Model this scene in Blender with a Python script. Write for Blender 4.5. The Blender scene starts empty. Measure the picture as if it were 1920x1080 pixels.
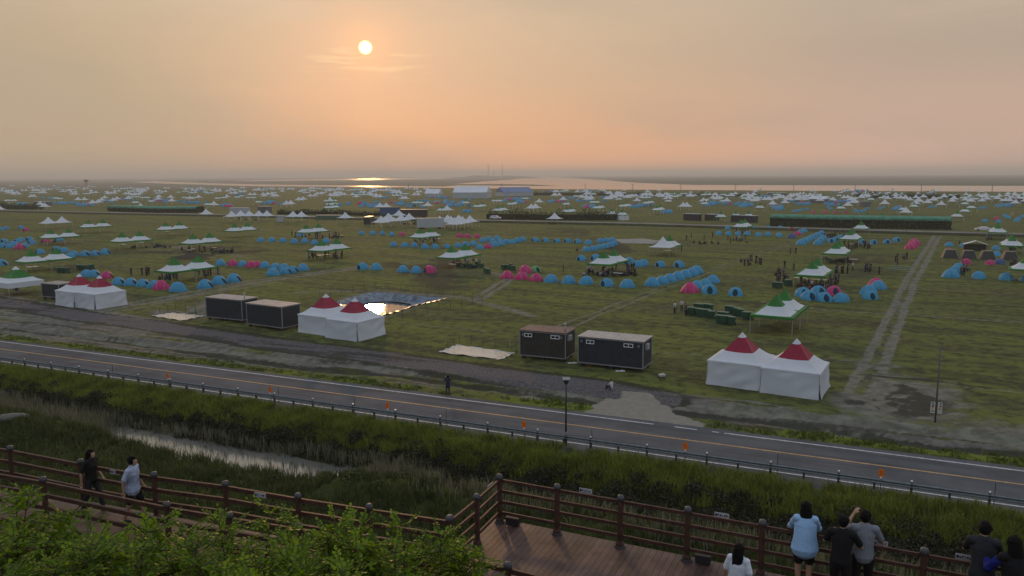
import bpy, bmesh, math, random
import numpy as np
from mathutils import Vector, Matrix
R = math.radians
random.seed(7)
rng = np.random.default_rng(7)
SC = bpy.context.scene
COL = SC.collection

# ------------------------------------------------------------------ camera
F, H = 1443.0, 19.0                       # focal length in photo pixels, eye height above the field
PITCH, ROLL = math.atan((540-329)/F), R(0.283)

def ray(px, py):
    x, y = (px-960)/F, (540-py)/F
    c, s = math.cos(ROLL), math.sin(ROLL)
    x2, y2 = x*c+y*s, -x*s+y*c
    return Vector((x2, math.cos(PITCH)+y2*math.sin(PITCH), y2*math.cos(PITCH)-math.sin(PITCH)))

def P(px, py, z=0.0):
    d = ray(px, py); t = (z-H)/d.z
    return Vector((d.x*t, d.y*t, z))

def PY(px, py, Y):
    d = ray(px, py); t = Y/d.y
    return Vector((d.x*t, Y, H+d.z*t))

cam_d = bpy.data.cameras.new('camera')
cam = bpy.data.objects.new('camera', cam_d); COL.objects.link(cam)
o0 = ray(960, 540); rx = (ray(961, 540)-o0).normalized(); uy = (ray(960, 539)-o0).normalized(); bz = -o0.normalized()
M = Matrix((rx, uy, bz)).transposed().to_4x4(); M.translation = (0, 0, H)
cam.matrix_world = M
cam_d.sensor_width = 36.0; cam_d.lens = 36.0*F/1920.0
cam_d.clip_start = 0.1; cam_d.clip_end = 60000
SC.camera = cam

# ------------------------------------------------------------------ light and exposure
SUN_AZ, SUN_EL = R(-10.35), R(8.94)
SD = Vector((math.sin(SUN_AZ)*math.cos(SUN_EL), math.cos(SUN_AZ)*math.cos(SUN_EL), math.sin(SUN_EL)))
sl = bpy.data.lights.new('sun', 'SUN'); sl.energy = 0.65; sl.angle = R(1.6); sl.color = (1.0, 0.55, 0.20)
so = bpy.data.objects.new('sun', sl); COL.objects.link(so)
so.rotation_euler = (-SD).to_track_quat('-Z', 'Y').to_euler()
so.location = (-40, 200, 60)
SC.view_settings.view_transform = 'Standard'; SC.view_settings.look = 'None'
SC.view_settings.exposure = 0.10; SC.view_settings.gamma = 1.0
SC.cycles.volume_bounces = 1
SC.cycles.max_bounces = 5; SC.cycles.diffuse_bounces = 2; SC.cycles.glossy_bounces = 3
SC.cycles.transmission_bounces = 3; SC.cycles.transparent_max_bounces = 6
SC.cycles.caustics_reflective = False; SC.cycles.caustics_refractive = False
SC.cycles.sample_clamp_indirect = 4.0
SC.cycles.use_denoising = True

class NT:
    """small helper for node trees"""
    def __init__(s, nt): s.t = nt; s.n = nt.nodes; s.l = nt.links
    def node(s, ty, **kw):
        n = s.n.new(ty)
        for k, v in kw.items(): setattr(n, k, v)
        return n
    def put(s, sock, v):
        if isinstance(v, bpy.types.NodeSocket): s.l.new(v, sock)
        elif isinstance(v, (tuple, list)) and len(v) == 3 and sock.type == 'RGBA': sock.default_value = (*v, 1)
        else: sock.default_value = v
    def m(s, op, a, b=0.0, c=0.0, clamp=False):
        n = s.node('ShaderNodeMath', operation=op, use_clamp=clamp)
        s.put(n.inputs[0], a); s.put(n.inputs[1], b); s.put(n.inputs[2], c); return n.outputs[0]
    def vm(s, op, a, b=(0, 0, 0)):
        n = s.node('ShaderNodeVectorMath', operation=op)
        s.put(n.inputs[0], a); s.put(n.inputs[1], b); return n
    def mr(s, v, a, b, c=0.0, d=1.0, smooth=True):
        n = s.node('ShaderNodeMapRange', interpolation_type='SMOOTHSTEP' if smooth else 'LINEAR')
        for i, q in enumerate((v, a, b, c, d)): s.put(n.inputs[i], q)
        return n.outputs[0]
    def mix(s, f, a, b, mode='MIX'):
        n = s.node('ShaderNodeMix', data_type='RGBA', blend_type=mode)
        s.put(n.inputs['Factor'], f); s.put(n.inputs[6], a); s.put(n.inputs[7], b); return n.outputs[2]
    def noise(s, v, scale, detail=4, rough=0.6, dist=0.0):
        n = s.node('ShaderNodeTexNoise'); s.put(n.inputs['Vector'], v)
        n.inputs['Scale'].default_value = scale; n.inputs['Detail'].default_value = detail
        n.inputs['Roughness'].default_value = rough; n.inputs['Distortion'].default_value = dist
        return n.outputs['Fac']
    def ramp(s, v, stops):
        n = s.node('ShaderNodeValToRGB'); s.put(n.inputs[0], v); e = n.color_ramp.elements
        while len(e) < len(stops): e.new(0.5)
        for k, (p, c) in zip(e, stops): k.position = p; k.color = (*c, 1)
        return n.outputs[0]

W = bpy.data.worlds.new('World'); SC.world = W; W.use_nodes = True
w = NT(W.node_tree); w.n.clear()
out = w.node('ShaderNodeOutputWorld')
tc = w.node('ShaderNodeTexCoord').outputs['Generated']
sep = w.node('ShaderNodeSeparateXYZ'); w.l.new(tc, sep.inputs[0])
X_, Y_, Z_ = sep.outputs
zc = w.m('MAXIMUM', Z_, 0.0)
front = w.ramp(zc, [(0.0, (0.98, 0.45, 0.22)), (0.045, (0.72, 0.395, 0.22)), (0.12, (0.58, 0.40, 0.262)), (0.22, (0.555, 0.44, 0.305)), (0.34, (0.51, 0.465, 0.355)), (0.6, (0.40, 0.46, 0.50))])
side = w.ramp(zc, [(0.0, (0.80, 0.47, 0.34)), (0.05, (0.58, 0.39, 0.295)), (0.14, (0.46, 0.35, 0.27)), (0.34, (0.48, 0.43, 0.33)), (0.6, (0.48, 0.53, 0.58))])
azd = w.m('ADD', w.m('MULTIPLY', X_, math.sin(SUN_AZ)), w.m('MULTIPLY', Y_, math.cos(SUN_AZ)))
hor = w.m('SQRT', w.m('MAXIMUM', w.m('SUBTRACT', 1.0, w.m('MULTIPLY', Z_, Z_)), 0.0001))
caz = w.m('DIVIDE', azd, hor)
fs = w.mr(caz, 0.80, 0.985)
skyf = w.mix(fs, side, front)
back = w.ramp(zc, [(0.0, (0.33, 0.37, 0.43)), (0.3, (0.39, 0.48, 0.61)), (1.0, (0.46, 0.57, 0.72))])
fb = w.mr(caz, -0.2, 0.75)
fz = w.mr(Z_, 0.35, 0.75, 1.0, 0.0)
base = w.mix(w.m('MULTIPLY', fb, fz), back, skyf)
dt = w.vm('DOT_PRODUCT', w.vm('NORMALIZE', tc).outputs[0], tuple(SD)).outputs['Value']
ang = w.m('ARCCOSINE', w.m('MINIMUM', dt, 0.9999999))
glow = w.m('EXPONENT', w.m('MULTIPLY', ang, -7.0))
base = w.mix(1.0, base, w.mix(glow, (0, 0, 0), (0.20, 0.035, -0.07)), 'ADD')
halo = w.m('EXPONENT', w.m('MULTIPLY', ang, -38.0))
base = w.mix(1.0, base, w.mix(halo, (0, 0, 0), (0.30, 0.10, -0.08)), 'ADD')
# thin cloud streaks (soft bands) and small broken wisps near the sun
dv = w.node('ShaderNodeCombineXYZ'); w.put(dv.inputs[0], w.m('DIVIDE', X_, hor)); w.put(dv.inputs[1], w.m('MULTIPLY', Z_, 5.0)); w.put(dv.inputs[2], w.m('MULTIPLY', Z_, 1.0))
n1 = w.noise(dv.outputs[0], 2.6, 6, 0.58, 0.3)
base = w.mix(w.m('MULTIPLY', w.mr(n1, 0.50, 0.78), w.mr(Z_, 0.1, 0.3)), base, (0.70, 0.52, 0.37))
dv3 = w.node('ShaderNodeCombineXYZ'); w.put(dv3.inputs[0], w.m('DIVIDE', X_, hor)); w.put(dv3.inputs[1], w.m('MULTIPLY', Z_, 3.2)); dv3.inputs[2].default_value = 4.3
n3 = w.noise(dv3.outputs[0], 1.7, 4, 0.5)
base = w.mix(w.m('MULTIPLY', w.mr(n3, 0.44, 0.62), 0.55), base, (0.40, 0.325, 0.26))
base = w.mix(w.m('MULTIPLY', w.mr(X_, -0.22, -0.50, 0.0, 1.0), w.m('MULTIPLY', w.mr(Z_, 0.30, 0.16, 0.0, 0.75), w.mr(n3, 0.25, 0.6, 0.55, 1.0))), base, (0.43, 0.35, 0.235))
dv2 = w.node('ShaderNodeCombineXYZ'); w.put(dv2.inputs[0], w.m('DIVIDE', X_, hor)); w.put(dv2.inputs[1], w.m('MULTIPLY', Z_, 9.0))
n2 = w.noise(dv2.outputs[0], 13.0, 5, 0.62, 0.4)
near = w.m('MULTIPLY', w.mr(ang, 0.03, 0.10, 1.0, 0.0), w.m('MULTIPLY', w.mr(Z_, 0.148, 0.162, 1.0, 0.0), w.mr(Z_, 0.112, 0.125)))
base = w.mix(w.m('MULTIPLY', w.mr(n2, 0.48, 0.60), w.m('MULTIPLY', near, 0.38)), base, (0.98, 0.68, 0.36))
disc = w.mr(ang, 0.0064, 0.0088, 1.0, 0.0)
base = w.mix(disc, base, (3.4, 2.4, 0.95))
sky = w.node('ShaderNodeTexSky', sky_type='NISHITA'); sky.sun_disc = False
sky.sun_elevation = SUN_EL; sky.sun_rotation = SUN_AZ; sky.dust_density = 4.0; sky.air_density = 1.0
bgS = w.node('ShaderNodeBackground'); w.l.new(sky.outputs[0], bgS.inputs[0]); bgS.inputs[1].default_value = 0.0015
bgB = w.node('ShaderNodeBackground'); w.l.new(base, bgB.inputs[0]); bgB.inputs[1].default_value = 1.0
add = w.node('ShaderNodeAddShader'); w.l.new(bgS.outputs[0], add.inputs[0]); w.l.new(bgB.outputs[0], add.inputs[1])
w.l.new(add.outputs[0], out.inputs[0])
W.cycles.sampling_method = 'MANUAL'; W.cycles.sample_map_resolution = 1024

# ------------------------------------------------------------------ helpers
def tag(o, label=None, cat=None, group=None, kind=None):
    if label: o['label'] = label
    if cat: o['category'] = cat
    if group: o['group'] = group
    if kind: o['kind'] = kind
    return o

def empty(name, loc=(0, 0, 0), rz=0.0, label=None, cat=None, group=None):
    o = bpy.data.objects.new(name, None); o.empty_display_size = 0.3; COL.objects.link(o)
    o.location = loc; o.rotation_euler = (0, 0, rz)
    return tag(o, label, cat, group)

def link(name, me, parent=None):
    o = bpy.data.objects.new(name, me); COL.objects.link(o)
    if parent: o.parent = parent
    return o

def copy_tree(o, parent=None):
    c = o.copy(); COL.objects.link(c); c.parent = parent
    for ch in [q for q in o.children]: copy_tree(ch, c)
    return c

class MB:
    """collects simple solids into ONE mesh"""
    def __init__(s): s.v = []; s.f = []; s.mi = []; s.cur = 0; s.sm = []; s.smooth = False
    def add(s, vs, fs):
        b = len(s.v); s.v += [tuple(v) for v in vs]
        for f in fs: s.f.append(tuple(b+i for i in f)); s.mi.append(s.cur); s.sm.append(s.smooth)
    def box(s, c, d, rz=0.0, rot=None):
        hx, hy, hz = d[0]/2, d[1]/2, d[2]/2
        m = rot if rot else Matrix.Rotation(rz, 3, 'Z')
        vs = [Vector(c)+m@Vector((x, y, z)) for x in (-hx, hx) for y in (-hy, hy) for z in (-hz, hz)]
        s.add(vs, [(0, 1, 3, 2), (4, 6, 7, 5), (0, 4, 5, 1), (2, 3, 7, 6), (0, 2, 6, 4), (1, 5, 7, 3)])
    def bar(s, a, b, w, h, up=(0, 0, 1)):
        a, b = Vector(a), Vector(b); d = b-a; L = d.length; d.normalize()
        u = Vector(up); r = d.cross(u); 
        if r.length < 1e-4: r = d.cross(Vector((0, 1, 0)))
        r.normalize(); u = r.cross(d)
        s.box((a+b)/2, (L, w, h), rot=Matrix((d, r, u)).transposed())
    def tube(s, pts, rad, n=8, caps=True):
        """pts: list of points, rad: number or list"""
        pts = [Vector(p) for p in pts]
        if not isinstance(rad, (list, tuple)): rad = [rad]*len(pts)
        b = len(s.v); ref = None
        for i, p in enumerate(pts):
            d = (pts[min(i+1, len(pts)-1)]-pts[max(i-1, 0)])
            if d.length < 1e-6: d = Vector((0, 0, 1))
            d.normalize()
            if ref is None: ref = Vector((1, 0, 0)) if abs(d.x) < 0.9 else Vector((0, 1, 0))
            r = (ref-d*ref.dot(d)).normalized(); ref = r; q = d.cross(r)
            rr = rad[i] if isinstance(rad[i], (tuple, list)) else (rad[i], rad[i])
            for k in range(n):
                a = 2*math.pi*k/n; s.v.append(tuple(p+r*math.cos(a)*rr[0]+q*math.sin(a)*rr[1]))
        for i in range(len(pts)-1):
            for k in range(n):
                a0 = b+i*n+k; a1 = b+i*n+(k+1) % n
                s.f.append((a0, a1, a1+n, a0+n)); s.mi.append(s.cur); s.sm.append(s.smooth)
        if caps:
            for st, rev in ((b, True), (b+(len(pts)-1)*n, False)):
                f = tuple(st+k for k in range(n)); f = f[::-1] if rev else f
                s.f.append(f); s.mi.append(s.cur); s.sm.append(False)
    def ell(s, c, r, nu=10, nv=7, rot=None):
        c = Vector(c); vs = []; fs = []
        for j in range(nv+1):
            th = math.pi*j/nv
            for i in range(nu):
                ph = 2*math.pi*i/nu; q = Vector((r[0]*math.sin(th)*math.cos(ph), r[1]*math.sin(th)*math.sin(ph), r[2]*math.cos(th)))
                if rot: q = rot@q
                vs.append(c+q)
        for j in range(nv):
            for i in range(nu): fs.append((j*nu+i, (j+1)*nu+i, (j+1)*nu+(i+1) % nu, j*nu+(i+1) % nu))
        s.add(vs, fs)
    def mesh(s, name, mats):
        me = bpy.data.meshes.new(name); me.from_pydata(s.v, [], s.f)
        for m in (mats if isinstance(mats, (list, tuple)) else [mats]): me.materials.append(m)
        me.polygons.foreach_set('material_index', s.mi); me.polygons.foreach_set('use_smooth', s.sm)
        me.validate(); me.update(); return me
    def build(s, name, mats, parent=None): return link(name, s.mesh(name, mats), parent)

# numpy value noise
def vnoise(x, y, seed=0):
    xi = np.floor(x).astype(np.int64); yi = np.floor(y).astype(np.int64); fx = x-xi; fy = y-yi
    fx = fx*fx*(3-2*fx); fy = fy*fy*(3-2*fy)
    def h(a, b):
        n = (a*374761393+b*668265263+seed*1442695041) & 0xffffffff
        n = ((n ^ (n >> 13))*1274126177) & 0xffffffff
        return ((n ^ (n >> 16)) & 0xffffff)/float(0xffffff)
    return (h(xi, yi)*(1-fx)+h(xi+1, yi)*fx)*(1-fy)+(h(xi, yi+1)*(1-fx)+h(xi+1, yi+1)*fx)*fy
def fbm(x, y, oct=4, seed=0):
    a = 0; s = 0; f = 1.0; g = 1.0
    for i in range(oct): a = a+g*vnoise(x*f, y*f, seed+i*17); s += g; f *= 2.03; g *= 0.55
    return a/s
def sst(a, b, x): t = np.clip((x-a)/(b-a), 0, 1); return t*t*(3-2*t)
def pdist(x, y, pts):
    d = np.full(x.shape, 1e9)
    for (ax, ay), (bx, by) in zip(pts[:-1], pts[1:]):
        dx, dy = bx-ax, by-ay; t = np.clip(((x-ax)*dx+(y-ay)*dy)/(dx*dx+dy*dy), 0, 1)
        d = np.minimum(d, np.hypot(x-ax-t*dx, y-ay-t*dy))
    return d
def inpoly(x, y, pts):
    r = np.zeros(x.shape, bool); n = len(pts)
    for i in range(n):
        (ax, ay), (bx, by) = pts[i], pts[(i+1) % n]
        c = ((ay > y) != (by > y)) & (x < (bx-ax)*(y-ay)/(by-ay+1e-12)+ax); r ^= c
    return r

# ------------------------------------------------------------------ materials
def mat(name, color, rough=0.7, spec=0.3, metal=0.0, var=0.0, vscale=3.0, bump=0.0, bscale=30.0, trans=0.0, emis=None, island=0.0, coord='Object'):
    m = bpy.data.materials.new(name); m.use_nodes = True; n = NT(m.node_tree); n.n.clear()
    o = n.node('ShaderNodeOutputMaterial'); b = n.node('ShaderNodeBsdfPrincipled')
    c = (*color, 1)
    t = n.node('ShaderNodeTexCoord').outputs[coord]
    src = None
    if var > 0:
        f = n.noise(t, vscale, 4, 0.6)
        src = n.mix(n.mr(f, 0.3, 0.7), tuple(q*(1-var) for q in color), tuple(min(1, q*(1+var)) for q in color))
    if island > 0:
        g = n.node('ShaderNodeNewGeometry').outputs['Random Per Island']
        k = n.m('ADD', n.m('MULTIPLY', g, 2*island), 1-island)
        kk = n.node('ShaderNodeCombineXYZ'); [n.put(kk.inputs[i], k) for i in range(3)]
        src = n.mix(1.0, src if src else c, kk.outputs[0], 'MULTIPLY')
    n.put(b.inputs['Base Color'], src if src else c)
    b.inputs['Roughness'].default_value = rough; b.inputs['Metallic'].default_value = metal
    b.inputs['Specular IOR Level'].default_value = spec
    if emis: b.inputs['Emission Color'].default_value = (*emis[0], 1); b.inputs['Emission Strength'].default_value = emis[1]
    if bump > 0:
        bn = n.node('ShaderNodeBump'); bn.inputs['Strength'].default_value = bump; bn.inputs['Distance'].default_value = 0.05
        n.put(bn.inputs['Height'], n.noise(t, bscale, 3)); n.l.new(bn.outputs[0], b.inputs['Normal'])
    sh = b.outputs[0]
    if trans > 0:
        tr = n.node('ShaderNodeBsdfTranslucent'); n.put(tr.inputs[0], src if src else c)
        mx = n.node('ShaderNodeMixShader'); mx.inputs[0].default_value = trans
        n.l.new(sh, mx.inputs[1]); n.l.new(tr.outputs[0], mx.inputs[2]); sh = mx.outputs[0]
    n.l.new(sh, o.inputs[0]); return m

MT = dict(
 white=mat('white_pvc_fabric', (0.74, 0.77, 0.82), 0.45, 0.4, var=0.03, vscale=0.6, trans=0.25),
 green=mat('green_pvc_fabric', (0.035, 0.22, 0.035), 0.5, 0.35, var=0.1, trans=0.30),
 palegreen=mat('lime_valance_fabric', (0.16, 0.36, 0.09), 0.5, 0.35, trans=0.35),
 red=mat('red_pvc_fabric', (0.30, 0.010, 0.040), 0.5, 0.35, var=0.12, trans=0.12),
 metalwhite=mat('white_steel_tube', (0.42, 0.43, 0.45), 0.4, 0.5, metal=0.2),
 dblue=mat('blue_tent_nylon', (0.075, 0.37, 0.60), 0.55, 0.3, var=0.14, vscale=0.9, bump=0.5, bscale=3, trans=0.30),
 dpink=mat('pink_tent_nylon', (0.66, 0.05, 0.21), 0.55, 0.3, var=0.14, vscale=0.9, bump=0.5, bscale=3, trans=0.30),
 dnavy=mat('navy_tent_nylon', (0.06, 0.12, 0.26), 0.6, 0.3, var=0.1, trans=0.2),
 dbrown=mat('tan_tent_canvas', (0.40, 0.28, 0.15), 0.8, 0.2, var=0.12, trans=0.25),
 ddred=mat('dark_red_tent_nylon', (0.20, 0.03, 0.04), 0.6, 0.3, var=0.1, trans=0.2),
 dlime=mat('light_green_tent_nylon', (0.18, 0.45, 0.16), 0.6, 0.3, var=0.1, trans=0.3),
 ddark=mat('dark_tent_opening', (0.015, 0.045, 0.065), 0.9, 0.1),
 seam=mat('tent_pole_sleeve', (0.30, 0.50, 0.62), 0.6, 0.3, trans=0.3),
 wood=mat('stained_timber', (0.068, 0.030, 0.022), 0.55, 0.35, var=0.35, vscale=5, bump=0.3, bscale=40, island=0.25),
 plank=mat('deck_timber', (0.095, 0.052, 0.042), 0.5, 0.4, var=0.3, vscale=2.2, bump=0.25, bscale=30, island=0.3),
 cap=mat('dark_cap_metal', (0.05, 0.05, 0.055), 0.45, 0.5, var=0.2),
 plate=mat('white_sign_plate', (0.42, 0.42, 0.45), 0.5, 0.3, var=0.1, vscale=8),
 ink=mat('black_ink', (0.03, 0.03, 0.035), 0.6, 0.2),
 redink=mat('red_ink', (0.55, 0.10, 0.07), 0.6, 0.2),
 steel=mat('galvanised_steel', (0.15, 0.17, 0.18), 0.5, 0.5, metal=0.5, var=0.2),
 darksteel=mat('dark_grey_paint', (0.03, 0.033, 0.036), 0.5, 0.4, var=0.25),
 reflw=mat('white_reflector', (0.85, 0.87, 0.88), 0.25, 0.6),
 orange=mat('orange_sign_face', (0.85, 0.28, 0.01), 0.5, 0.3, trans=0.4),
 cont=mat('charcoal_container_paint', (0.026, 0.032, 0.042), 0.55, 0.35, var=0.2, vscale=1.5, bump=0.2, bscale=6),
 contb=mat('brown_container_paint', (0.042, 0.038, 0.036), 0.55, 0.35, var=0.2, vscale=1.5, bump=0.2, bscale=6),
 trim=mat('light_grey_trim', (0.25, 0.26, 0.27), 0.5, 0.4),
 croof=mat('beige_container_roof', (0.38, 0.345, 0.325), 0.45, 0.5, var=0.15, vscale=1.2),
 rust=mat('rusty_roof_sheet', (0.17, 0.105, 0.085), 0.6, 0.4, var=0.3, vscale=2.0),
 glass=mat('dark_window_glass', (0.02, 0.025, 0.03), 0.12, 0.6),
 bin=mat('dark_green_plastic', (0.022, 0.085, 0.055), 0.45, 0.4, var=0.2),
 binlid=mat('green_plastic_lid', (0.055, 0.14, 0.095), 0.4, 0.5, var=0.2),
 hallw=mat('white_hall_wall', (0.42, 0.45, 0.48), 0.6, 0.3, var=0.06, vscale=0.2),
 hallr=mat('white_hall_roof', (0.62, 0.65, 0.70), 0.5, 0.3, var=0.06, vscale=0.2),
 halld=mat('dark_hall_wall', (0.12, 0.13, 0.14), 0.7, 0.3, var=0.2, vscale=0.3),
 bluer=mat('blue_hall_roof', (0.12, 0.18, 0.33), 0.5, 0.3, var=0.1, vscale=0.2),
 net=mat('green_shade_net', (0.09, 0.28, 0.19), 0.8, 0.2, var=0.25, vscale=0.5, trans=0.2),
 carw=mat('white_car_paint', (0.62, 0.63, 0.66), 0.2, 0.6),
 tyre=mat('tyre_rubber', (0.015, 0.015, 0.015), 0.8, 0.2),
 pole=mat('concrete_pole', (0.11, 0.115, 0.11), 0.8, 0.2, var=0.2),
 table=mat('white_table_top', (0.60, 0.58, 0.54), 0.3, 0.5),
 liner=mat('pond_liner_sheet', (0.10, 0.14, 0.19), 0.32, 0.6, var=0.5, vscale=0.8, bump=0.8, bscale=0.8),
 slab=mat('pale_plastic_sheet', (0.50, 0.48, 0.44), 0.5, 0.4, var=0.15, vscale=1.5, bump=0.5, bscale=2),
 rock=mat('pale_rock', (0.16, 0.155, 0.135), 0.9, 0.1, var=0.3, vscale=6, bump=0.7, bscale=8),
 skin=mat('skin', (0.42, 0.25, 0.17), 0.55, 0.3),
 hair=mat('black_hair', (0.006, 0.0055, 0.0055), 0.75, 0.15, bump=0.8, bscale=60),
)

# ------------------------------------------------------------------ terrain
RD = Vector((0.9140, -0.4055)); RN = Vector((0.4055, 0.9140))       # along the road, across it (away from camera)
CU = Vector((math.sin(R(30.5)), math.cos(R(30.5)))); CE = Vector((CU.y, -CU.x)); CAMP = -R(30.5)

PROF_T = [-60, -2, 1, 5, 8, 11, 13.8, 17.5, 21, 24, 34.5, 39.6, 40.7, 43.2, 44.0, 46.8, 48.6, 49.4, 57.2, 57.8, 62.0, 62.6, 63.4, 64.2, 70, 1e6]
PROF_Z = [17.3, 17.2, 16.6, 13.4, 11.2, 9.6, 9.0, 4.2, 0.6, -0.5, -0.9, -1.2, -2.4, -2.4, -1.7, -0.35, -0.1, 0, 0, 0.0, 0.0, -0.30, -0.30, 0.0, 0, 0]
def terrain(x, y):
    x = np.asarray(x, float); y = np.asarray(y, float)
    t = x*RN.x+y*RN.y; a = x*RD.x+y*RD.y
    wob = (fbm(a/9, t/30, 3, 5)-0.5)
    cre = sst(34, 38, t)*(1-sst(44, 47, t))
    z = np.interp(t+wob*1.6*cre, PROF_T, PROF_Z)
    # the creek closes into reeds right of the picture's middle
    z = np.where((t > 36) & (t < 45), z+1.2*np.maximum(sst(-32, -27, a+wob*4), 0.85*sst(-52, -58, a+wob*6))*(1-sst(42, 44, t))*sst(36, 38, t), z)
    hz = sst(15, 20, t)*(1-sst(47.6, 48.8, t))
    z = z+hz*((fbm(x/1.7, y/1.7, 4, 3)-0.5)*0.75)
    z = z+(1-sst(10, 14, t))*(fbm(x/2, y/2, 3, 9)-0.5)*0.5
    f = sst(57.6, 59.5, t)*(1-sst(400, 900, y))
    z = z+f*(fbm(x/3, y/3, 4, 11)-0.5)*0.16
    return z

def W2(pts): return [tuple(P(a, b)[:2]) for a, b in pts]
T_right = W2([(1600, 760), (1632, 700), (1680, 590), (1705, 532), (1735, 480), (1760, 438)])
T_diag = W2([(1000, 640), (1045, 617), (1116, 590), (1210, 552), (1310, 515), (1440, 470), (1530, 440)])
T_gravel = [(-140, 150)]+W2([(0, 565), (150, 592), (300, 612), (480, 640), (700, 668), (960, 705), (1100, 722), (1230, 745)])
T_cross = W2([(0, 628), (90, 606), (190, 580), (330, 556), (460, 530), (640, 506), (700, 499)])
T_cross2 = W2([(170, 590), (260, 575), (330, 560), (500, 530)])
T_pale1 = W2([(1430, 566), (1560, 583), (1700, 590), (1920, 605)])
T_pale2 = W2([(560, 548), (700, 545), (860, 556), (1000, 592)])
T_tread = W2([(700, 600), (820, 612), (960, 625), (1090, 652), (1340, 668), (1600, 676), (1740, 720), (1920, 735)])
T_mid = W2([(480, 430), (600, 432), (680, 427)])
T_left = W2([(650, 463), (760, 467), (920, 480)])
T_vert = W2([(900, 560), (920, 545), (960, 520), (925, 512)])
T_ditch1 = W2([(0, 612), (60, 620), (200, 635), (330, 655), (560, 688), (760, 705), (830, 716), (1000, 738), (1110, 752)])
T_ditch2 = W2([(1250, 770), (1330, 778), (1480, 795), (1600, 812), (1760, 838), (1920, 848)])
T_ditch3 = W2([(1560, 700), (1640, 705), (1760, 715), (1850, 728)])
APRON = W2([(1060, 782), (1130, 752), (1165, 732), (1215, 735), (1260, 765), (1340, 795), (1300, 812)])
POND1 = W2([(622, 570), (655, 558), (692, 549), (730, 549), (758, 552), (800, 556), (838, 559), (812, 566), (782, 572), (740, 586), (700, 594), (650, 590)])
FARPOND = W2([(1150, 449), (1205, 448), (1240, 452), (1225, 458), (1165, 457)])
EARTH = [(W2([(240, 455), (420, 452), (520, 470), (500, 500), (330, 490), (250, 475)]), 0.7), (W2([(60, 500), (190, 490), (230, 515), (120, 525)]), 0.5),
         (W2([(700, 470), (860, 476), (900, 545), (820, 560), (700, 500)]), 0.6), (W2([(1060, 535), (1180, 545), (1210, 556), (1080, 552), (1000, 540)]), 0.6),
         (W2([(1560, 470), (1700, 480), (1700, 520), (1560, 530)]), 0.5), (W2([(1000, 425), (1140, 428), (1120, 445), (1010, 440)]), 0.5),
         (W2([(1120, 455), (1230, 455), (1230, 475), (1100, 480)]), 0.6), (W2([(1560, 640), (1700, 640), (1660, 700), (1560, 700)]), 0.5),
         (W2([(1560, 670), (1700, 680), (1850, 735), (1800, 800), (1580, 800)]), 1.6), (W2([(1380, 760), (1600, 770), (1900, 830), (1900, 850), (1560, 815), (1380, 790)]), 1.6), (W2([(240, 585), (400, 560), (500, 545), (430, 600), (300, 605)]), 1.2), (W2([(1820, 640), (1920, 630), (1920, 720), (1830, 700)]), 0.5)]

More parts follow.
